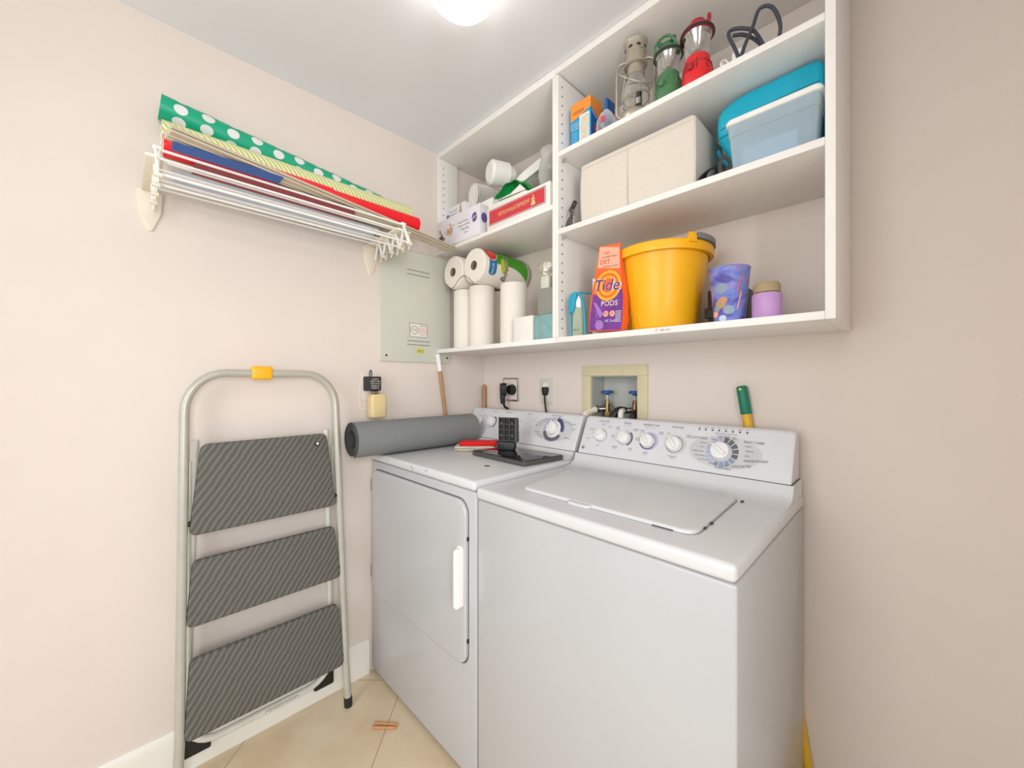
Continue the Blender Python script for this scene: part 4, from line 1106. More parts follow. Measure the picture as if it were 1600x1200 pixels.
for k in range(4): pr.text(f, ('Winter Cookie', 'Holiday Tree', 'Bake Set', '6 shapes')[k], 0.0075, 0.078, 0.182-k*0.016, 'print_grey', 0.0008)
for k in range(5):
    pr.decal(f, [(0.134-0.014+0.002*k, 0.150+k*0.010), (0.134+0.014-0.002*k, 0.150+k*0.010), (0.134, 0.168+k*0.010)], 'gold_brown', 0.0007+k*1e-4)
pr.build('printing', t)
MB('cream_cloth').box((0.168, -0.252, ZU), (0.345, -0.06, ZU+0.162), 'shelf_white', bev=0.002).build('plain_carton', None, 'plain cream carton under the stacks of white plates', 'box', loc=(0.25, -0.15, ZU))
# plates in a bag and bowls
def disc_stack(p, axis, prof, n_, step, m_):
    mb = MB(m_); ax = Vector(axis).normalized()
    for k in range(n_): mb.lathe(prof, Vector(p)+ax*step*k, ax, m_, 36)
    return mb
t = thing('plate_stack', (0.23, -0.19, ZU+0.164), 'clear bag of small white plates lying on its side', 'plates')
ax = Vector((0.28, 0.95, 0.03)).normalized(); base = Vector((0.198, -0.232, 2.034))
pl_prof = [(0.001, 0.004), (0.032, 0.004), (0.038, 0.002), (0.052, -0.003), (0.053, -0.001), (0.039, 0.004), (0.032, 0.006), (0.001, 0.006)]
disc_stack(base, ax, pl_prof, 14, 0.0075, 'foam_white').build('plates', t)
bgm = MB('bag_film'); bgm.lathe([(0.001, -0.012), (0.045, -0.010), (0.056, 0.0), (0.058, 0.04), (0.056, 0.09), (0.045, 0.118), (0.018, 0.135), (0.022, 0.15)], base, ax, 'bag_film', 22).build('plastic_bag', t, 'clear crinkled bag')
t = thing('bowl_stack', (0.30, -0.16, 2.09), 'stack of white foam bowls on its side behind the bagged plates', 'bowls')
ax = Vector((0.30, 0.93, 0.04)).normalized(); base = Vector((0.270, -0.205, 2.128))
bw_prof = [(0.001, 0.0), (0.040, 0.0), (0.050, 0.008), (0.052, 0.010), (0.052, 0.013), (0.047, 0.013), (0.036, 0.045), (0.001, 0.046)]
disc_stack(base, ax, bw_prof, 9, 0.009, 'foam_white').build('bowls', t)

# red printed carton
t = thing('food_box', (0.52, -0.2, ZU), 'flat white carton with a red printed front and gold lettering', 'box')
RX0, RX1, RYF, RH = 0.3625, 0.700, -0.2975, 0.088
mb = MB('paper_white'); mb.box((RX0, RYF, ZU), (RX1-0.004, -0.03, ZU+RH), 'paper_white', bev=0.002); mb.build('carton', t)
pr = MB('red_print'); f = FRONT((RX0+RX1-0.01)/2, RYF, ZU+RH/2+0.003); w_ = RX1-RX0
pr.decal(f, rrect(w_-0.036, 0.062, 0.001, 1), 'red_dark', 0.0005); pr.decal(f, rrect(w_-0.041, 0.057, 0.001, 1), 'dot_white', 0.0008); pr.decal(f, rrect(w_-0.045, 0.053, 0.001, 1), 'red_print', 0.0011)
pr.text(f, 'ARTIGIANALE', 0.0155, -0.048, 0.0, 'gold_print', 0.0015, shear=0.3, sx=0.72); pr.text(f, 'CREPES', 0.0155, 0.024, 0.001, 'gold_print', 0.0015, shear=0.3, sx=0.8); pr.text(f, '245', 0.0155, 0.063, 0.002, 'gold_print', 0.0015, shear=0.3, sx=0.8)
for pts in ([(-0.012, -0.020), (0.012, -0.020), (0.006, -0.002), (-0.006, -0.002)], [(-0.008, 0.000), (0.008, 0.000), (0.008, 0.006), (-0.008, 0.006)], [(-0.003, 0.008), (0.003, 0.008), (0.002, 0.018), (-0.002, 0.018)]):
    pr.decal(f, [(x+0.092, y) for x, y in pts], 'gold_print', 0.0015)
f = SIDE(RX1-0.004, -0.17, ZU+RH/2); pr.decal(f, rrect(0.20, 0.056, 0.001, 1), 'red_dark', 0.0005); pr.decal(f, rrect(0.192, 0.05, 0.001, 1), 'red_print', 0.0009)
pr.build('printing', t)
# green packet wrapped in film lying on the carton + foam trays
ZC = ZU+RH
t = thing('napkin_pack', (0.47, -0.21, ZC), 'white packet with bright green contents resting on the red-fronted carton', 'packet')
mb = MB('paper_white'); f = TOP(0, 0, ZC)
mb.plate(f, roundpoly([(0.372, -0.288), (0.565, -0.280), (0.570, -0.170), (0.385, -0.160)], 0.012), 0.022, 'paper_white', 0.008, w0=0.0005); mb.build('packet', t)
mb = MB('green_pack')
V = []; nx, ny = 16, 8
for j in range(ny+1):
    for i in range(nx+1):
        u, v = i/nx, j/ny
        x = 0.378+0.195*u; y = -0.272+0.10*v
        hgt = 0.022+0.078*math.sin(PI*min(1, u*0.85+0.12))*(0.35+0.65*math.sin(PI*(0.25+0.6*v))) + 0.004*math.sin(23*u+9*v)
        V.append((x, y, ZC+hgt))
mb.add(V, [(j*(nx+1)+i, j*(nx+1)+i+1, (j+1)*(nx+1)+i+1, (j+1)*(nx+1)+i) for j in range(ny) for i in range(nx)], 'green_pack')
mb.build('green_contents', t, 'shiny green contents')
mb = MB('paper_white')   # the torn flap standing up
mb.plate(fr((0.50, -0.286, ZC+0.020), (1, 0.08, 0), (0, 0.25, 1)), [(-0.11, 0.0), (0.065, 0.0), (0.030, 0.034), (-0.01, 0.010)], 0.0015, 'paper_white')
mb.plate(fr((0.50, -0.2865, ZC+0.020), (1, 0.08, 0), (0, 0.25, 1)), [(-0.075, 0.002), (-0.01, 0.007), (0.026, 0.028), (-0.006, 0.010), (-0.075, 0.004)], 0.0012, 'print_grey', w0=0.0006)
mb.build('wrapper_flap', t, 'white torn wrapper flap')
t = thing('serving_tray', (0.45, -0.17, ZC+0.08), 'white plastic tray tilted up over the green packet', 'tray')
mb = MB('foam_white')
f = fr((0.460, -0.140, ZC+0.182), Vector((0.95, 0.06, 0.26)), Vector((-0.1, 0.60, 0.75)))
def trayring(w_, h_, d): return [f(x, y, d) for x, y in rrect(w_, h_, 0.03, 5)]
mb.ring_loft([trayring(0.215, 0.17, 0.0), trayring(0.207, 0.162, 0.003), trayring(0.170, 0.125, -0.026), trayring(0.167, 0.122, -0.029), trayring(0.203, 0.158, -0.001), trayring(0.215, 0.17, -0.002)], 'foam_white', False, False)
mb.add([f(x, y, -0.027) for x, y in rrect(0.169, 0.124, 0.03, 5)], [tuple(range(24))], 'foam_white')
mb.build('tray', t)
t = thing('glass_vase', (0.635, -0.20, ZC), 'clear frosted vase on the carton beside the divider', 'vase')
MB('clear_plastic').lathe([(0.001, 0.003), (0.034, 0.0), (0.040, 0.006), (0.050, 0.05), (0.056, 0.09), (0.054, 0.13), (0.046, 0.175), (0.050, 0.215), (0.047, 0.215), (0.043, 0.175), (0.051, 0.13), (0.053, 0.09), (0.047, 0.05), (0.037, 0.008), (0.001, 0.006)], (0.635, -0.205, ZC+0.0003), m='clear_plastic', n=36).build('vase', t); t.scale = (1, 1, 0.76)

# ================================================================== RIGHT UNIT, top shelf
Z1 = 1.9852
t = thing('light_bulb_box', (0.795, -0.22, Z1), 'orange and blue light bulb carton at the left end of the top shelf', 'box')
mb = MB('bulb_cyan'); bx0, bx1, by0, by1, bh = 0.7525, 0.834, -0.252, -0.190, 0.168
mb.box((bx0, by0, Z1), (bx1, by1, Z1+bh), 'bulb_cyan', bev=0.001); mb.build('carton', t)
pr = MB('bulb_orange'); f = FRONT(bx0, by0, Z1); W_ = bx1-bx0
pr.decal(f, [(0.0, 0.110), (W_*0.45, 0.118), (W_, 0.132), (W_, bh), (0, bh)], 'bulb_orange', 0.0006)
pr.decal(f, rrect(0.040, 0.105, 0.004, 3, 0.056, 0.066), 'paper_white', 0.0006); pr.decal(f, rrect(0.034, 0.105, 0.008, 3, 0.057, 0.060), 'cream_cloth', 0.001)
for k in range(3): pr.text(f, ('DAYLIGHT', 'A19 4 PACK', '60W LED')[k], 0.0055, 0.017, 0.098-0.009*k, 'paper_white', 0.0009)
for k in range(6): pr.decal(f, rrect(0.022, 0.0012, 0.0004, 1, 0.016, 0.066-0.008*k), 'skyblue_pale', 0.0009)
for k in range(2): pr.decal(f, rrect(0.046, 0.0022, 0.0008, 1, 0.032, 0.137-0.006*k), 'red_dark', 0.001)
f = SIDE(bx1, by0, Z1); D_ = by1-by0
pr.decal(f, [(0, 0), (D_, 0), (D_, 0.105), (0, 0.130)], 'bulb_blue', 0.0005); pr.decal(f, [(0, 0.130), (D_, 0.100), (D_, bh), (0, bh)], 'bulb_orange', 0.0006)
pr.decal(f, [(0.004, 0.118), (D_, 0.088), (D_, 0.091), (0.004, 0.122)], 'paper_white', 0.0008); pr.decal(f, circ(0.012, 20, 0.028, 0.068), 'pink_print', 0.0008)
pr.decal(f, [(0.03, 0.03), (0.058, 0.06), (0.058, 0.072), (0.024, 0.042)], 'skyblue_pale', 0.0009)
pr.build('printing', t)
MB('bulb_blue').box((0.862, -0.212, Z1), (0.872, -0.165, Z1+0.160), 'bulb_blue', bev=0.001).build('blue_card', None, 'thin blue card standing behind the light bulb carton', 'card', loc=(0.867, -0.19, Z1))
t = thing('clear_bag', (0.90, -0.25, Z1), 'crumpled clear bag with red print beside the silver lantern', 'bag')
mb = MB('bag_film'); rnd = random.Random(9)
V = []; nn_ = 16
R = []
for k, (zz, r_) in enumerate(((0.0, 0.026), (0.02, 0.033), (0.045, 0.03), (0.065, 0.02), (0.08, 0.006))):
    R.append([Vector((0.898+r_*1.1*math.cos(2*PI*i/nn_)*(1+rnd.uniform(-.12, .12)), -0.262+r_*0.8*math.sin(2*PI*i/nn_)*(1+rnd.uniform(-.12, .12)), Z1+0.0005+zz)) for i in range(nn_)])
mb.ring_loft(R, 'bag_film'); mb.build('film', t)
MB('pink_print').plate(fr((0.905, -0.291, Z1+0.036), (1, 0.1, 0.3), (-0.3, 0, 1)), rrect(0.014, 0.018, 0.003, 2), 0.001, 'red_print').build('printed_patch', t, 'red printed patch')

# --- hurricane lantern
lx_, ly_ = 0.986, -0.236
t = thing('hurricane_lantern', (lx_, ly_, Z1), 'silver hurricane lantern with wire guard and glass globe', 'lantern')
mb = MB('lantern_silver')
mb.lathe([(0.001, 0.0), (0.044, 0.0), (0.048, 0.006), (0.048, 0.024), (0.043, 0.036), (0.026, 0.046), (0.022, 0.052), (0.022, 0.060), (0.001, 0.060)], (lx_, ly_, Z1), m='lantern_silver', n=36); mb.build('fuel_tank', t)
mb = MB('clear_glass'); mb.lathe([(0.022, 0.060), (0.033, 0.078), (0.037, 0.100), (0.033, 0.128), (0.025, 0.148), (0.024, 0.156)], (lx_, ly_, Z1), m='clear_glass', n=32); mb.build('glass_globe', t, 'clear glass globe')
mb = MB('lantern_silver')
mb.lathe([(0.020, 0.154), (0.028, 0.157), (0.028, 0.163), (0.025, 0.166), (0.025, 0.186), (0.034, 0.189), (0.034, 0.196), (0.029, 0.199), (0.029, 0.230), (0.031, 0.232), (0.031, 0.246), (0.036, 0.262), (0.034, 0.264), (0.029, 0.250), (0.001, 0.244)], (lx_, ly_, Z1), m='lantern_silver', n=32)
for k in range(8):
    a = 2*PI*k/8; c = Vector((lx_+0.0312*math.cos(a), ly_+0.0312*math.sin(a), Z1+0.240))
    mb.decal(fr(c, (-math.sin(a), math.cos(a), 0), (0, 0, 1)), rrect(0.012, 0.008, 0.0035, 3), 'steel_dark', 0.0006)
mb.build('chimney', t)
mb = MB('lantern_silver')
for s_ in (1, -1):
    dirv = Vector((0.90*s_, 0.43*s_, 0))
    pth = [Vector((lx_, ly_, Z1))+dirv*r_+Vector((0, 0, z)) for r_, z in ((0.040, 0.034), (0.052, 0.040), (0.0555, 0.060), (0.0555, 0.12), (0.0545, 0.19), (0.046, 0.208), (0.029, 0.212))]
    mb.tube(smooth_path(pth, 4), 0.0048, 'lantern_silver', 10)
mb.build('side_tube', t)
mb = MB('lantern_silver'); 
for zc, rr_, tl in ((0.082, 0.040, 0.25), (0.118, 0.040, -0.35)):
    mb.tube([Vector((lx_+rr_*math.cos(q), ly_+rr_*math.sin(q), Z1+zc+0.03*tl*math.cos(q))) for q in [2*PI*k/28 for k in range(28)]], 0.0014, 'lantern_silver', 6, closed=True)
for q in (0.4, 2.0, 3.5, 5.2):
    mb.tube([Vector((lx_+0.040*math.cos(q+u*0.9), ly_+0.040*math.sin(q+u*0.9), Z1+0.056+u*0.095)) for u in [k/8 for k in range(9)]], 0.0014, 'lantern_silver', 6)
mb.build('wire_guard', t)
mb = MB('lantern_silver'); pth = [Vector((lx_-0.054, ly_-0.026, Z1+0.195)), Vector((lx_-0.03, ly_-0.056, Z1+0.155)), Vector((lx_+0.0, ly_-0.062, Z1+0.122)), Vector((lx_+0.035, ly_-0.045, Z1+0.10)), Vector((lx_+0.056, ly_+0.0, Z1+0.11)), Vector((lx_+0.052, ly_+0.024, Z1+0.185))]
mb.tube(smooth_path(pth, 6), 0.0016, 'lantern_silver', 6); mb.build('bail_handle', t)
mb = MB('steel'); c = Vector((lx_+0.026, ly_-0.030, Z1+0.050)); d_ = Vector((0.1, -0.1, 1)).normalized()
mb.cyl(c-d_*0.008, c+d_*0.010, 0.010, 0.009, 'steel', 18); mb.cyl(c+d_*0.010, c+d_*0.026, 0.0075, 0.0085, 'black', 10); mb.build('filler_cap', t, 'black filler knob')
mb = MB('lantern_silver'); mb.cyl((lx_, ly_, Z1+0.060), (lx_, ly_, Z1+0.072), 0.010, 0.008, 'lantern_silver', 16); mb.build('burner', t)

t.scale = (1, 1, 0.95)
# --- camping lanterns
def camp_lantern(x, y, body, dark, label, s_=1.0, hh=0.0, handle=True):
    t = thing('camping_lantern', (x, y, Z1), label, 'lantern')
    mb = MB(body)
    mb.lathe([(0.001, 0.0), (0.041*s_, 0.0), (0.043*s_, 0.006), (0.038*s_, 0.045), (0.033*s_, 0.074), (0.032*s_, 0.088), (0.030*s_, 0.092), (0.001, 0.092)], (x, y, Z1), m=body, n=28)
    for q in range(8):
        a = 2*PI*q/8+0.3; mb.tube([(x+(0.038)*s_*math.cos(a), y+0.038*s_*math.sin(a), Z1+0.048), (x+0.0338*s_*math.cos(a), y+0.0338*s_*math.sin(a), Z1+0.075)], 0.002, dark, 6)
    mb.lathe([(0.0350*s_, 0.066), (0.0362*s_, 0.068), (0.0350*s_, 0.070)], (x, y, Z1), m=dark, n=28)
    mb.build('base', t)
    MB(dark).box((x-0.010, y-0.044*s_, Z1+0.046), (x+0.004, y-0.034*s_, Z1+0.062), dark, bev=0.002).build('switch', t)
    zt_ = 0.150+hh
    MB('clear_plastic').lathe([(0.0298*s_, 0.092), (0.0305*s_, 0.118), (0.0330*s_, zt_-0.012)], (x, y, Z1), m='clear_glass', n=28).build('clear_globe', t, 'clear plastic globe')
    MB('reflector').lathe([(0.004, 0.104), (0.010, 0.106), (0.020*s_, 0.118), (0.034*s_, zt_-0.010), (0.0385*s_, zt_-0.001)], (x, y, Z1), m='reflector', n=16).build('reflector', t, 'faceted mirror reflector')
    mb = MB(body)
    mb.lathe([(0.0385*s_, zt_-0.002), (0.0415*s_, zt_), (0.0425*s_, zt_+0.008), (0.037*s_, zt_+0.016), (0.024*s_, zt_+0.021), (0.020*s_, zt_+0.025), (0.019*s_, zt_+0.038), (0.014*s_, zt_+0.042), (0.001, zt_+0.042)], (x, y, Z1), m=dark, n=32)
    mb.lathe([(0.0415*s_, zt_-0.001), (0.0440*s_, zt_+0.002), (0.0430*s_, zt_+0.006)], (x, y, Z1), m='black_soft', n=32)
    mb.build('cap', t)
    mb = MB(body)
    zz = Z1+zt_+0.038
    if handle:
        mb.tube(smooth_path([(x-0.034*s_, y-0.014, Z1+zt_+0.016), (x-0.030*s_, y-0.024, zz-0.004), (x-0.008*s_, y-0.030, zz+0.004), (x+0.016*s_, y-0.026, zz+0.002), (x+0.032*s_, y-0.012, Z1+zt_+0.018)], 5), 0.0038, body, 8)
        for dx in (-0.018, 0.020): mb.sphere((x+dx, y-0.012, zz+0.002), 0.0075, dark, 10)
    else:
        mb.tube(smooth_path([(x+0.030*s_, y-0.008, Z1+zt_+0.016), (x+0.034*s_, y-0.010, zz-0.014), (x+0.033*s_, y-0.008, zz-0.002)], 4), 0.005, dark, 8)
    mb.build('handle', t)
camp_lantern(1.091, -0.243, 'lantern_green', 'lantern_green', 'green camping lantern with clear globe, between the silver and the red lantern', 0.93, -0.006)
camp_lantern(1.171, -0.243, 'lantern_red', 'lantern_red_dark', 'red camping lantern with clear globe and red cap', 1.0, 0.004, False)

# white charger, white bits and looped dark cable
t = thing('white_cable', (1.255, -0.25, Z1), 'small tangle of white cable with a plug on the top shelf', 'cable')
mb = MB('white_plastic')
pth = [(1.232, -0.26, Z1+0.006), (1.225, -0.24, Z1+0.030), (1.24, -0.235, Z1+0.05), (1.25, -0.245, Z1+0.02), (1.237, -0.262, Z1+0.03), (1.243, -0.25, Z1+0.045), (1.262, -0.25, Z1+0.01)]
mb.tube(smooth_path(pth, 6), 0.003, 'paper_white', 8); mb.build('cord', t)
mb = MB('white_plastic'); mb.box((1.262, -0.272, Z1+0.0005), (1.292, -0.232, Z1+0.046), 'white_plastic', bev=0.010, seg=3); mb.build('plug', t)
t = thing('looped_cable', (1.29, -0.27, Z1), 'slate grey stiff cable bent in loops at the right of the top shelf', 'cable')
mb = MB('cord_slate')
mb.tube(smooth_path([(1.284, -0.276, Z1+0.006), (1.272, -0.274, Z1+0.045), (1.257, -0.270, Z1+0.088), (1.262, -0.268, Z1+0.100), (1.285, -0.262, Z1+0.094), (1.31, -0.255, Z1+0.075), (1.33, -0.25, Z1+0.03), (1.345, -0.25, Z1+0.006)], 6), 0.0042, 'cord_slate', 10)
mb.tube(smooth_path([(1.284, -0.276, Z1+0.006), (1.295, -0.274, Z1+0.04), (1.31, -0.270, Z1+0.075), (1.325, -0.27, Z1+0.11), (1.35, -0.265, Z1+0.10), (1.365, -0.26, Z1+0.05), (1.355, -0.25, Z1+0.006)], 6), 0.0042, 'cord_slate', 10)
mb.tube(smooth_path([(1.262, -0.255, Z1+0.094), (1.285, -0.245, Z1+0.088), (1.315, -0.24, Z1+0.055), (1.34, -0.235, Z1+0.006)], 6), 0.0042, 'cord_slate', 10)
mb.build('cord', t)

# ================================================================== RIGHT UNIT, middle shelf
Z2 = 1.7212
t = thing('canvas_storage_box', (0.99, -0.17, Z2), 'large cream canvas storage box lying on the middle shelf', 'storage box')
mb = MB('canvas')
cx0, cx1, cy0, cy1, cz1 = 0.812, 1.178, -0.280, -0.055, 1.908
nz, R = 6, []
for k in range(nz+1):
    z = Z2+0.0005+(cz1-Z2)*k/nz; bul = 0.003*math.sin(PI*k/nz)
    R.append([Vector((x, y, z)) for x, y in rrect(cx1-cx0+2*bul, cy1-cy0+2*bul, 0.010, 4, (cx0+cx1)/2, (cy0+cy1)/2)])
R.append([Vector((x, y, cz1+0.004)) for x, y in rrect(cx1-cx0-0.006, cy1-cy0-0.006, 0.010, 4, (cx0+cx1)/2, (cy0+cy1)/2)])
R.append([Vector((x, y, cz1+0.005)) for x, y in rrect(cx1-cx0-0.06, cy1-cy0-0.06, 0.010, 4, (cx0+cx1)/2, (cy0+cy1)/2)])
mb.ring_loft(R, 'canvas'); mb.build('box_body', t)
mb = MB('canvas')
sx_ = 0.9835
for k in range(2):
    mb.tube([(sx_+0.003*k, cy0-0.0034, Z2+0.006), (sx_+0.003*k, cy0-0.0040, (Z2+cz1)/2), (sx_+0.003*k, cy0-0.0012, cz1-0.004)], 0.0009, 'canvas', 6)
mb.tube([(cx0+0.008, cy0-0.001, cz1-0.010), (cx1-0.008, cy0-0.001, cz1-0.010)], 0.0016, 'canvas', 6)
mb.tube([(cx0+0.008, cy0-0.001, Z2+0.008), (cx1-0.008, cy0-0.001, Z2+0.008)], 0.0016, 'canvas', 6)
mb.tube([(cx1+0.0005, cy0+0.002, Z2+0.004), (cx1+0.0012, cy0+0.002, (Z2+cz1)/2), (cx1+0.0005, cy0+0.002, cz1-0.006)], 0.0016, 'canvas', 6)
mb.build('seam', t)
MB('lavender').box((1.055, -0.185, 1.9134), (1.135, -0.1825, 1.9525), 'lavender', rot=Matrix.Rotation(0.0, 3, 'Y')).build('lavender_card', None, 'thin lavender card standing on the canvas box', 'card', loc=(1.09, -0.18, 1.9134))
# clamp left of it
t = thing('spring_clamp', (0.775, -0.265, Z2), 'dark grey spring clamp wedged between canvas box and divider', 'clamp')
mb = MB('charcoal')
mb.plate(fr((0.768, -0.275, Z2), (0.8, -0.6, 0), (0, 0, 1)), roundpoly([(-0.022, 0.0005), (0.026, 0.0005), (0.022, 0.030), (-0.004, 0.026), (-0.022, 0.014)], 0.004), 0.012, 'charcoal', 0.002)
mb.plate(fr((0.772, -0.273, Z2), (0.8, -0.6, 0), (0, 0, 1)), roundpoly([(-0.004, 0.022), (0.014, 0.026), (0.020, 0.060), (0.008, 0.060)], 0.003), 0.008, 'steel_dark', 0.001)
mb.build('jaw', t)
mb = MB('steel'); mb.cyl((0.766, -0.27, Z2+0.062), (0.798, -0.290, Z2+0.074), 0.008, m='charcoal', n=16); mb.cyl((0.7985, -0.2903, Z2+0.0742), (0.800, -0.2912, Z2+0.0748), 0.004, m='black', n=12)
mb.build('handle', t)
mb = MB('chrome')
mb.tube([Vector((0.7885+0.006*math.cos(q), -0.2885-0.006*math.sin(q)*0.5, Z2+0.028+q*0.0011)) for q in [k*0.5 for k in range(50)]], 0.0012, 'steel', 6); mb.build('spring', t)
# coiled black cable right of it
t = thing('coiled_cable', (1.215, -0.27, Z2), 'small coil of black cable leaning on the canvas box', 'cable')
mb = MB('black')
for k in range(5):
    c = Vector((1.208+0.002*k, -0.276+0.004*k, Z2+0.0045+0.0035*k)); rr_ = 0.021-0.001*k
    mb.tube([c+Vector((rr_*math.cos(q), rr_*0.62*math.sin(q), 0.010*math.cos(q+0.5)+0.010)) for q in [2*PI*i/24 for i in range(24)]], 0.0022, 'black', 7, closed=True)
for k in range(4):
    c = Vector((1.2435+0.0015*k, -0.262, Z2+0.030)); rr_ = 0.026-0.0015*k
    mb.tube([c+Vector((rr_*0.45*math.cos(q), rr_*0.3*math.cos(q), rr_*math.sin(q))) for q in [2*PI*i/24 for i in range(24)]], 0.0022, 'charcoal' if k % 2 else 'black', 7, closed=True)
mb.build('cord', t)
MB('skyblue_pale').box((1.262, -0.250, Z2+0.0003), (1.285, -0.205, Z2+0.030), 'brand_blue', bev=0.002).build('small_blue_box', None, 'small blue box on the middle shelf left of the clear bin', 'box', loc=(1.27, -0.22, Z2)) if False else None
# clear bin
t = thing('clear_storage_bin', (1.35, -0.23, Z2), 'clear plastic storage bin with a white rim at the right of the middle shelf', 'storage bin')
mb = MB('bin_plastic'); bcx, bcy = 1.350, -0.2465
def br(w_, d, z): return [Vector((x, y, Z2+z)) for x, y in rrect(w_, d, 0.014, 4, bcx, bcy)]
mb.ring_loft([br(0.164, 0.055, 0.0005), br(0.168, 0.062, 0.004), br(0.180, 0.070, 0.085), br(0.184, 0.072, 0.086), br(0.187, 0.074, 0.118)], 'bin_plastic', True, False)
mb.build('bin', t)
mb = MB('white_plastic'); mb.ring_loft([br(0.189, 0.076, 0.114), br(0.194, 0.081, 0.116), br(0.196, 0.083, 0.122), br(0.190, 0.078, 0.128), br(0.150, 0.04, 0.129)], 'white_plastic', True, True); mb.build('lid', t, 'white snap lid')
mb = MB('skyblue_pale'); mb.box((1.285, -0.268, Z2+0.006), (1.40, -0.225, Z2+0.058), 'skyblue_pale', bev=0.006); mb.build('contents', t, 'pale blue contents')
# teal case behind
t = thing('teal_case', (1.32, -0.09, Z2), 'bright turquoise rounded case standing behind the clear bin', 'case')
mb = MB('teal_case'); f = FRONT(0, -0.020, 0)
outl = roundpoly([(1.266, Z2+0.0005), (1.43, Z2+0.0005), (1.44, 1.962), (1.255, 1.958), (1.206, 1.935), (1.203, 1.865), (1.238, 1.800)], 0.03, 5)
mb.plate(f, outl, 0.178, 'teal_case', 0.012); mb.build('shell', t)
mb = MB('teal_dark'); f = FRONT(0, -0.198, 0)
for dz in (0.0, 0.022):
    mb.tube([f(1.215, 1.885-dz, 0.0005), f(1.30, 1.902-dz, 0.0005), f(1.43, 1.905-dz, 0.0005)], 0.0014, 'teal_dark', 6)
mb.tube(smooth_path([f(1.21, 1.83, 0), f(1.222, 1.80, 0.004), f(1.245, 1.772, 0.004), f(1.27, 1.755, 0)], 5), 0.005, 'teal_dark', 8)
mb.build('trim_line', t)

# ================================================================== RIGHT UNIT, bottom shelf
# spray bottle with aqua trigger frame
t = thing('spray_bottle', (0.800, -0.278, ZS), 'aqua-handled clear spray bottle beside the divider on the bottom shelf', 'spray bottle')
mb = MB('spray_plastic'); mb.ring_loft([[Vector((0.803+x, -0.276+y, ZS+z)) for x, y in rrect(w_, d, 0.008, 4)] for z, w_, d in ((0.0008, 0.034, 0.024), (0.004, 0.038, 0.028), (0.07, 0.036, 0.026), (0.088, 0.030, 0.022), (0.094, 0.020, 0.016))], 'spray_plastic'); mb.build('bottle', t, 'clear pale bottle')
mb = MB('white_plastic'); mb.lathe([(0.010, 0.094), (0.011, 0.112), (0.008, 0.128), (0.004, 0.138), (0.001, 0.138)], (0.803, -0.276, ZS), m='white_plastic', n=18); mb.build('nozzle', t, 'white nozzle')
mb = MB('aqua_plastic')
mb.tube(smooth_path([(0.776, -0.283, ZS+0.004), (0.775, -0.283, ZS+0.06), (0.776, -0.283, ZS+0.12), (0.786, -0.283, ZS+0.136), (0.803, -0.283, ZS+0.142), (0.82, -0.280, ZS+0.120), (0.828, -0.279, ZS+0.06), (0.829, -0.279, ZS+0.004)], 6), 0.0042, 'aqua_plastic', 8)
mb.plate(FRONT(0.786, -0.286, ZS), roundpoly([(-0.013, 0.074), (0.008, 0.080), (0.012, 0.112), (0.022, 0.136), (0.010, 0.148), (-0.010, 0.136), (-0.014, 0.11)], 0.008), 0.009, 'aqua_plastic', 0.003)
mb.tube(smooth_path([(0.80, -0.27, ZS+0.146), (0.83, -0.20, ZS+0.148), (0.84, -0.13, ZS+0.145)], 5), 0.003, 'aqua_plastic', 8)
mb.build('frame', t, 'aqua plastic trigger frame')
mb = MB('print_grey'); mb.text(FRONT(0.802, -0.2905, ZS+0.02), 'MAX 4', 0.006, 0, 0, 'print_grey', 0.0004); mb.build('label_print', t)
# white box with black lettering behind
t = thing('cereal_box', (0.858, -0.215, ZS), 'white upright box with black vertical lettering behind the orange pouch', 'box')
mb = MB('paper_white'); mb.box((0.838, -0.248, ZS+0.0003), (0.905, -0.150, ZS+0.190), 'paper_white', bev=0.001); mb.build('carton', t)
mb = MB('black'); f = FRONT(0.851, -0.246, ZS+0.09); mb.text(f, 'CURAD PAD', 0.014, 0.0, 0, 'black', 0.0006, ang=PI/2); mb.text(f, 'sterile gauze pads', 0.006, 0.014, 0.0, 'black', 0.0006, ang=PI/2); mb.build('printing', t)

# detergent pouch
t = thing('detergent_pouch', (0.93, -0.262, ZS), 'orange and purple laundry pod pouch leaning between the white box and the bucket', 'detergent')
ez_ = Vector((0.07, 0.0, 1)).normalized(); ex_ = Vector((1, 0.0, -0.07)).normalized(); o_ = Vector((0.914, -0.2965, ZS+0.006))
f = fr(o_, ex_, ez_)
mb = MB('tide_orange')
secs = [(0.0, 0.058, 0.034), (0.03, 0.060, 0.036), (0.10, 0.057, 0.033), (0.15, 0.049, 0.030), (0.20, 0.042, 0.020), (0.235, 0.038, 0.010), (0.262, 0.036, 0.003)]
R = []
for v, hw, dp in secs:
    lean = 0.0
    ring = [f(-hw+lean, v, 0), f(hw+lean, v, 0), f(hw*1.04+lean, v, -dp*0.5), f(hw+lean, v, -dp), f(-hw+lean, v, -dp), f(-hw*1.10+lean, v, -dp*0.5)]
    R.append(ring)
mb.ring_loft(R, 'tide_orange'); mb.build('pouch', t, sharp=30)
pr = MB('tide_purple')
pr.decal(f, [(-0.056, 0.002), (0.057, 0.002), (0.059, 0.03), (0.057, 0.10), (0.052, 0.125), (0.0, 0.105), (-0.050, 0.115), (-0.057, 0.03)], 'tide_purple', 0.0006)
pr.decal(f, [(-0.047, 0.17), (0.047, 0.17), (0.043, 0.2), (0.0355, 0.245), (-0.0355, 0.26), (-0.040, 0.22)], 'tide_orange', 0.0005)
pr.decal(f, [(-0.038, 0.196), (0.040, 0.186), (0.035, 0.250), (-0.034, 0.260)], 'tide_pale', 0.0008)
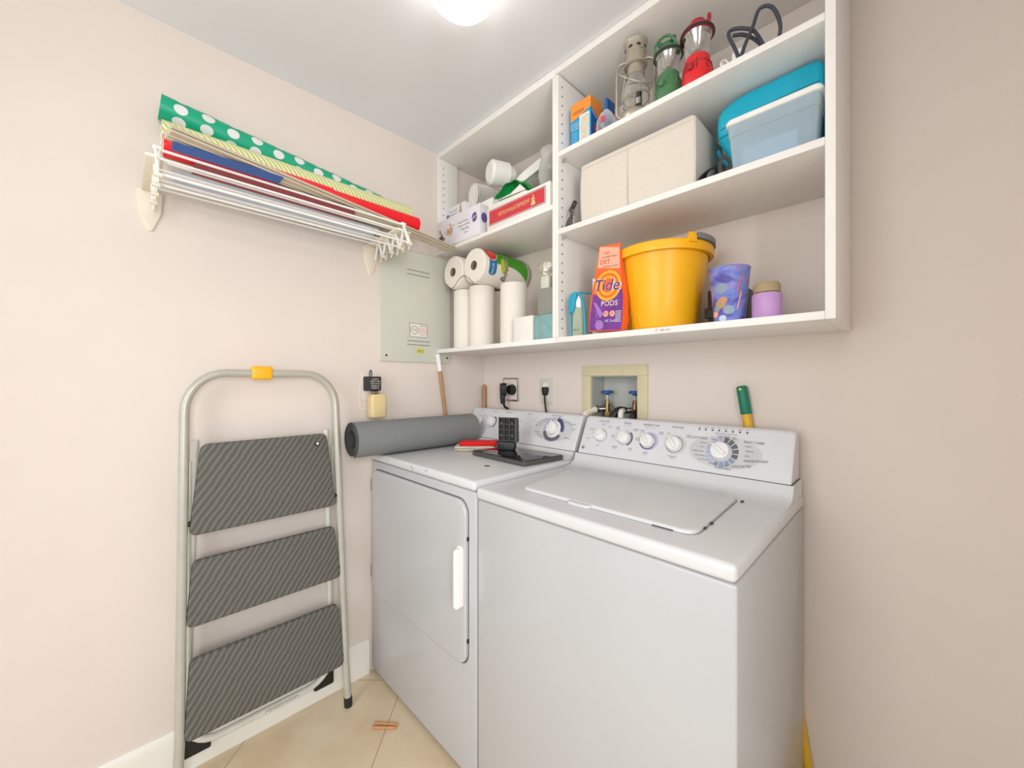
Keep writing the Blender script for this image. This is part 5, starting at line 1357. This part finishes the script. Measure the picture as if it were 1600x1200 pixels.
pr.text(f, 'NEW', 0.007, -0.008, 0.238, 'red_print', 0.0014); pr.text(f, 'LAUNDRY 4 IN 1', 0.0055, 0.002, 0.226, 'red_dark', 0.0014); pr.text(f, 'DET', 0.014, -0.012, 0.211, 'brand_red', 0.0014); pr.text(f, 'ORIGINAL SCENT', 0.005, 0.008, 0.196, 'red_dark', 0.0014)
fc = (0.004, 0.138)
pr.decal(f, circ(0.0445, 36, fc[0], fc[1], 0.046), 'tide_yellow', 0.0011); pr.decal(f, circ(0.036, 36, fc[0], fc[1], 0.038), 'tide_orange', 0.0014); pr.decal(f, circ(0.029, 36, fc[0], fc[1], 0.030), 'tide_yellow', 0.0017); pr.decal(f, circ(0.021, 36, fc[0], fc[1], 0.022), 'tide_orange', 0.0020)
pr.text(f, 'Tide', 0.041, 0.002, 0.138, 'paper_white', 0.0023, shear=0.18, sx=1.02); pr.text(f, 'Tide', 0.0385, 0.001, 0.138, 'tide_navy', 0.0028, shear=0.18)
pr.text(f, 'PODS', 0.0165, 0.012, 0.083, 'paper_white', 0.0014, sx=1.05)
for cx_, m_ in ((-0.004, 'brand_green'), (0.016, 'tide_orange')): pr.decal(f, circ(0.0025, 12, cx_+0.0, 0.083), m_, 0.0018)
for q, cx_ in enumerate((0.002, 0.024)): pr.decal(f, circ(0.009, 20, cx_, 0.052), 'tide_pale', 0.0012); pr.text(f, 'NX'[q], 0.010, cx_, 0.052, 'red_dark', 0.0016)
pr.text(f, 'CARE', 0.011, -0.030, 0.048, 'tide_lilac', 0.0014, ang=PI/2); pr.text(f, 'HE 3x42', 0.009, 0.020, 0.030, 'skyblue_pale', 0.0014)
pr.decal(f, circ(0.015, 20, -0.020, 0.018), 'tide_lilac', 0.0012)
pr.decal(f, [(-0.046, 0.09), (-0.036, 0.088), (-0.006, 0.05), (-0.02, 0.04)], 'tide_lilac', 0.0010)
for k in range(6): pr.decal(f, rrect(0.020, 0.0018, 0.0005, 1, 0.045, 0.058-0.006*k), 'paper_white', 0.0012)
pr.build('printed_label', t, 'orange, yellow and purple printed label')

# yellow bucket
bx_, by_ = 1.033, -0.158
t = thing('yellow_bucket', (bx_, by_, ZS), 'big yellow plastic mop bucket on the bottom shelf', 'bucket')
mb = MB('yellow_plastic')
prof = [(0.001, 0.001), (0.088, 0.001), (0.095, 0.005), (0.099, 0.014), (0.112, 0.09), (0.124, 0.17), (0.131, 0.222), (0.134, 0.224), (0.134, 0.220), (0.1445, 0.219), (0.1455, 0.226), (0.1445, 0.244), (0.140, 0.248), (0.1315, 0.246), (0.129, 0.238), (0.110, 0.09), (0.093, 0.012), (0.001, 0.006)]
mb.lathe(prof, (bx_, by_, ZS), m='yellow_plastic', n=64)
mb.build('tub', t)
mb = MB('yellow_plastic')   # grip hollow near the base: raised rounded lip
a0 = math.radians(-118)
def bk(a, z, w=0.0):
    r = 0.099+(z-0.014)*(0.131-0.099)/0.208
    return Vector((bx_+(r+w)*math.cos(a), by_+(r+w)*math.sin(a), ZS+z))
mb.tube([bk(a0+math.radians(-17+34*k/16), 0.012+0.048*math.sqrt(max(0, 1-((k-8)/8)**2)), 0.0005) for k in range(17)], 0.0022, 'yellow_plastic', 8)
mb.build('base_grip', t)
mb = MB('yellow_plastic')
def rimbox(a0, a1, r0, r1, z0, z1, m_, n=16):
    R = []
    for k in range(n+1):
        a = math.radians(a0+(a1-a0)*k/n); tp = 1.0 if 0 < k < n else 0.6
        R.append([Vector((bx_+r*math.cos(a), by_+r*math.sin(a), ZS+z0+(z-z0)*tp)) for r, z in ((r0, z0), (r1, z0), (r1, z1-0.003), (r1-0.004, z1), (r0+0.003, z1), (r0, z1-0.003))])
    mb.ring_loft(R, m_)
rimbox(31, 42, 0.138, 0.150, 0.226, 0.262, 'yellow_plastic', 8); rimbox(-37, -28, 0.136, 0.150, 0.236, 0.264, 'yellow_plastic', 6)
mb.build('handle_lug', t)
mb = MB('grey_grip'); rimbox(-27, 30, 0.137, 0.150, 0.2485, 0.266, 'grey_grip', 20); mb.build('bail_grip', t, 'grey grip of the handle')
# black item and wood-dark box behind
t = thing('black_case', (1.20, -0.10, ZS), 'black case standing behind the bucket and the painted pail', 'case')
mb = MB('black'); mb.box((1.165, -0.150, ZS+0.0003), (1.262, -0.065, ZS+0.112), 'brown_dark', bev=0.004); mb.build('body', t)
MB('black').box((1.160, -0.160, ZS+0.030), (1.225, -0.151, ZS+0.060), 'black', bev=0.003).build('flap', t)
# painted metal pail
px_, py_ = 1.249, -0.236
t = thing('painted_pail', (px_, py_, ZS), 'small metal pail painted purple and blue, right of the yellow bucket', 'pail')
mb = MB('painted_tin')
mb.lathe([(0.001, 0.002), (0.033, 0.002), (0.0345, 0.0), (0.036, 0.004), (0.0470, 0.135), (0.0485, 0.138), (0.047, 0.141), (0.0455, 0.138), (0.034, 0.008), (0.001, 0.006)], (px_, py_, ZS), m='painted_tin', n=40)
mb.build('pail_body', t)
mb = MB('tide_orange')
def pk(a, z, w=0.001):
    r = 0.036+(z-0.004)*(0.011/0.131); a = math.radians(a); return Vector((px_+(r+w)*math.cos(a), py_+(r+w)*math.sin(a), ZS+z))
mb.tube(smooth_path([pk(-32, 0.118), pk(-42, 0.10), pk(-48, 0.085), pk(-44, 0.07), pk(-34, 0.072)], 5), 0.0012, 'tide_orange', 6)
mb.tube(smooth_path([pk(-36, 0.075), pk(-42, 0.05), pk(-48, 0.03)], 5), 0.0014, 'tide_pale', 6)
for (a, z, s_, m_) in ((-105, 0.045, 0.014, 'gold_brown'), (-95, 0.055, 0.011, 'caramel'), (-128, 0.022, 0.010, 'tide_pale'), (-75, 0.030, 0.014, 'dial_blue'), (-118, 0.035, 0.010, 'dial_blue'), (-98, 0.010, 0.010, 'skyblue_pale'), (-100, 0.085, 0.016, 'dial_blue')):
    n_ = 12; V = [pk(a, z, 0.0014)]+[pk(a+math.degrees(s_*math.cos(q)/0.04), z+s_*0.8*math.sin(q), 0.0012) for q in [2*PI*i/n_ for i in range(n_)]]
    mb.add(V, [(0, 1+i, 1+(i+1) % n_) for i in range(n_)], m_)
mb.build('painted_motif', t, 'abstract coloured patches and orange curve')
mb = MB('brass')
for a in (178, 130):
    c = Vector((px_+0.046*math.cos(math.radians(a)), py_+0.046*math.sin(math.radians(a)), ZS+0.136))
    tn = Vector((-math.sin(math.radians(a)), math.cos(math.radians(a)), 0))
    mb.tube([c+tn*0.016*math.cos(q)+Vector((0, 0, 0.014*math.sin(q))) for q in [PI*k/12 for k in range(13)]], 0.0013, 'brass', 6)
mb.build('wire_handle', t)
t = thing('lilac_bottle', (1.338, -0.262, ZS), 'lilac bottle with a tan cap at the right of the painted pail', 'bottle')
MB('lilac_bottle').lathe([(0.001, 0.0), (0.028, 0.0), (0.031, 0.004), (0.031, 0.052), (0.029, 0.058), (0.001, 0.058)], (1.338, -0.262, ZS+0.0003), m='lilac_bottle', n=28).build('body', t)
MB('tan_cap').lathe([(0.020, 0.058), (0.028, 0.061), (0.028, 0.078), (0.024, 0.084), (0.001, 0.085)], (1.338, -0.262, ZS), m='tan_cap', n=28).build('cap', t, 'tan cap')
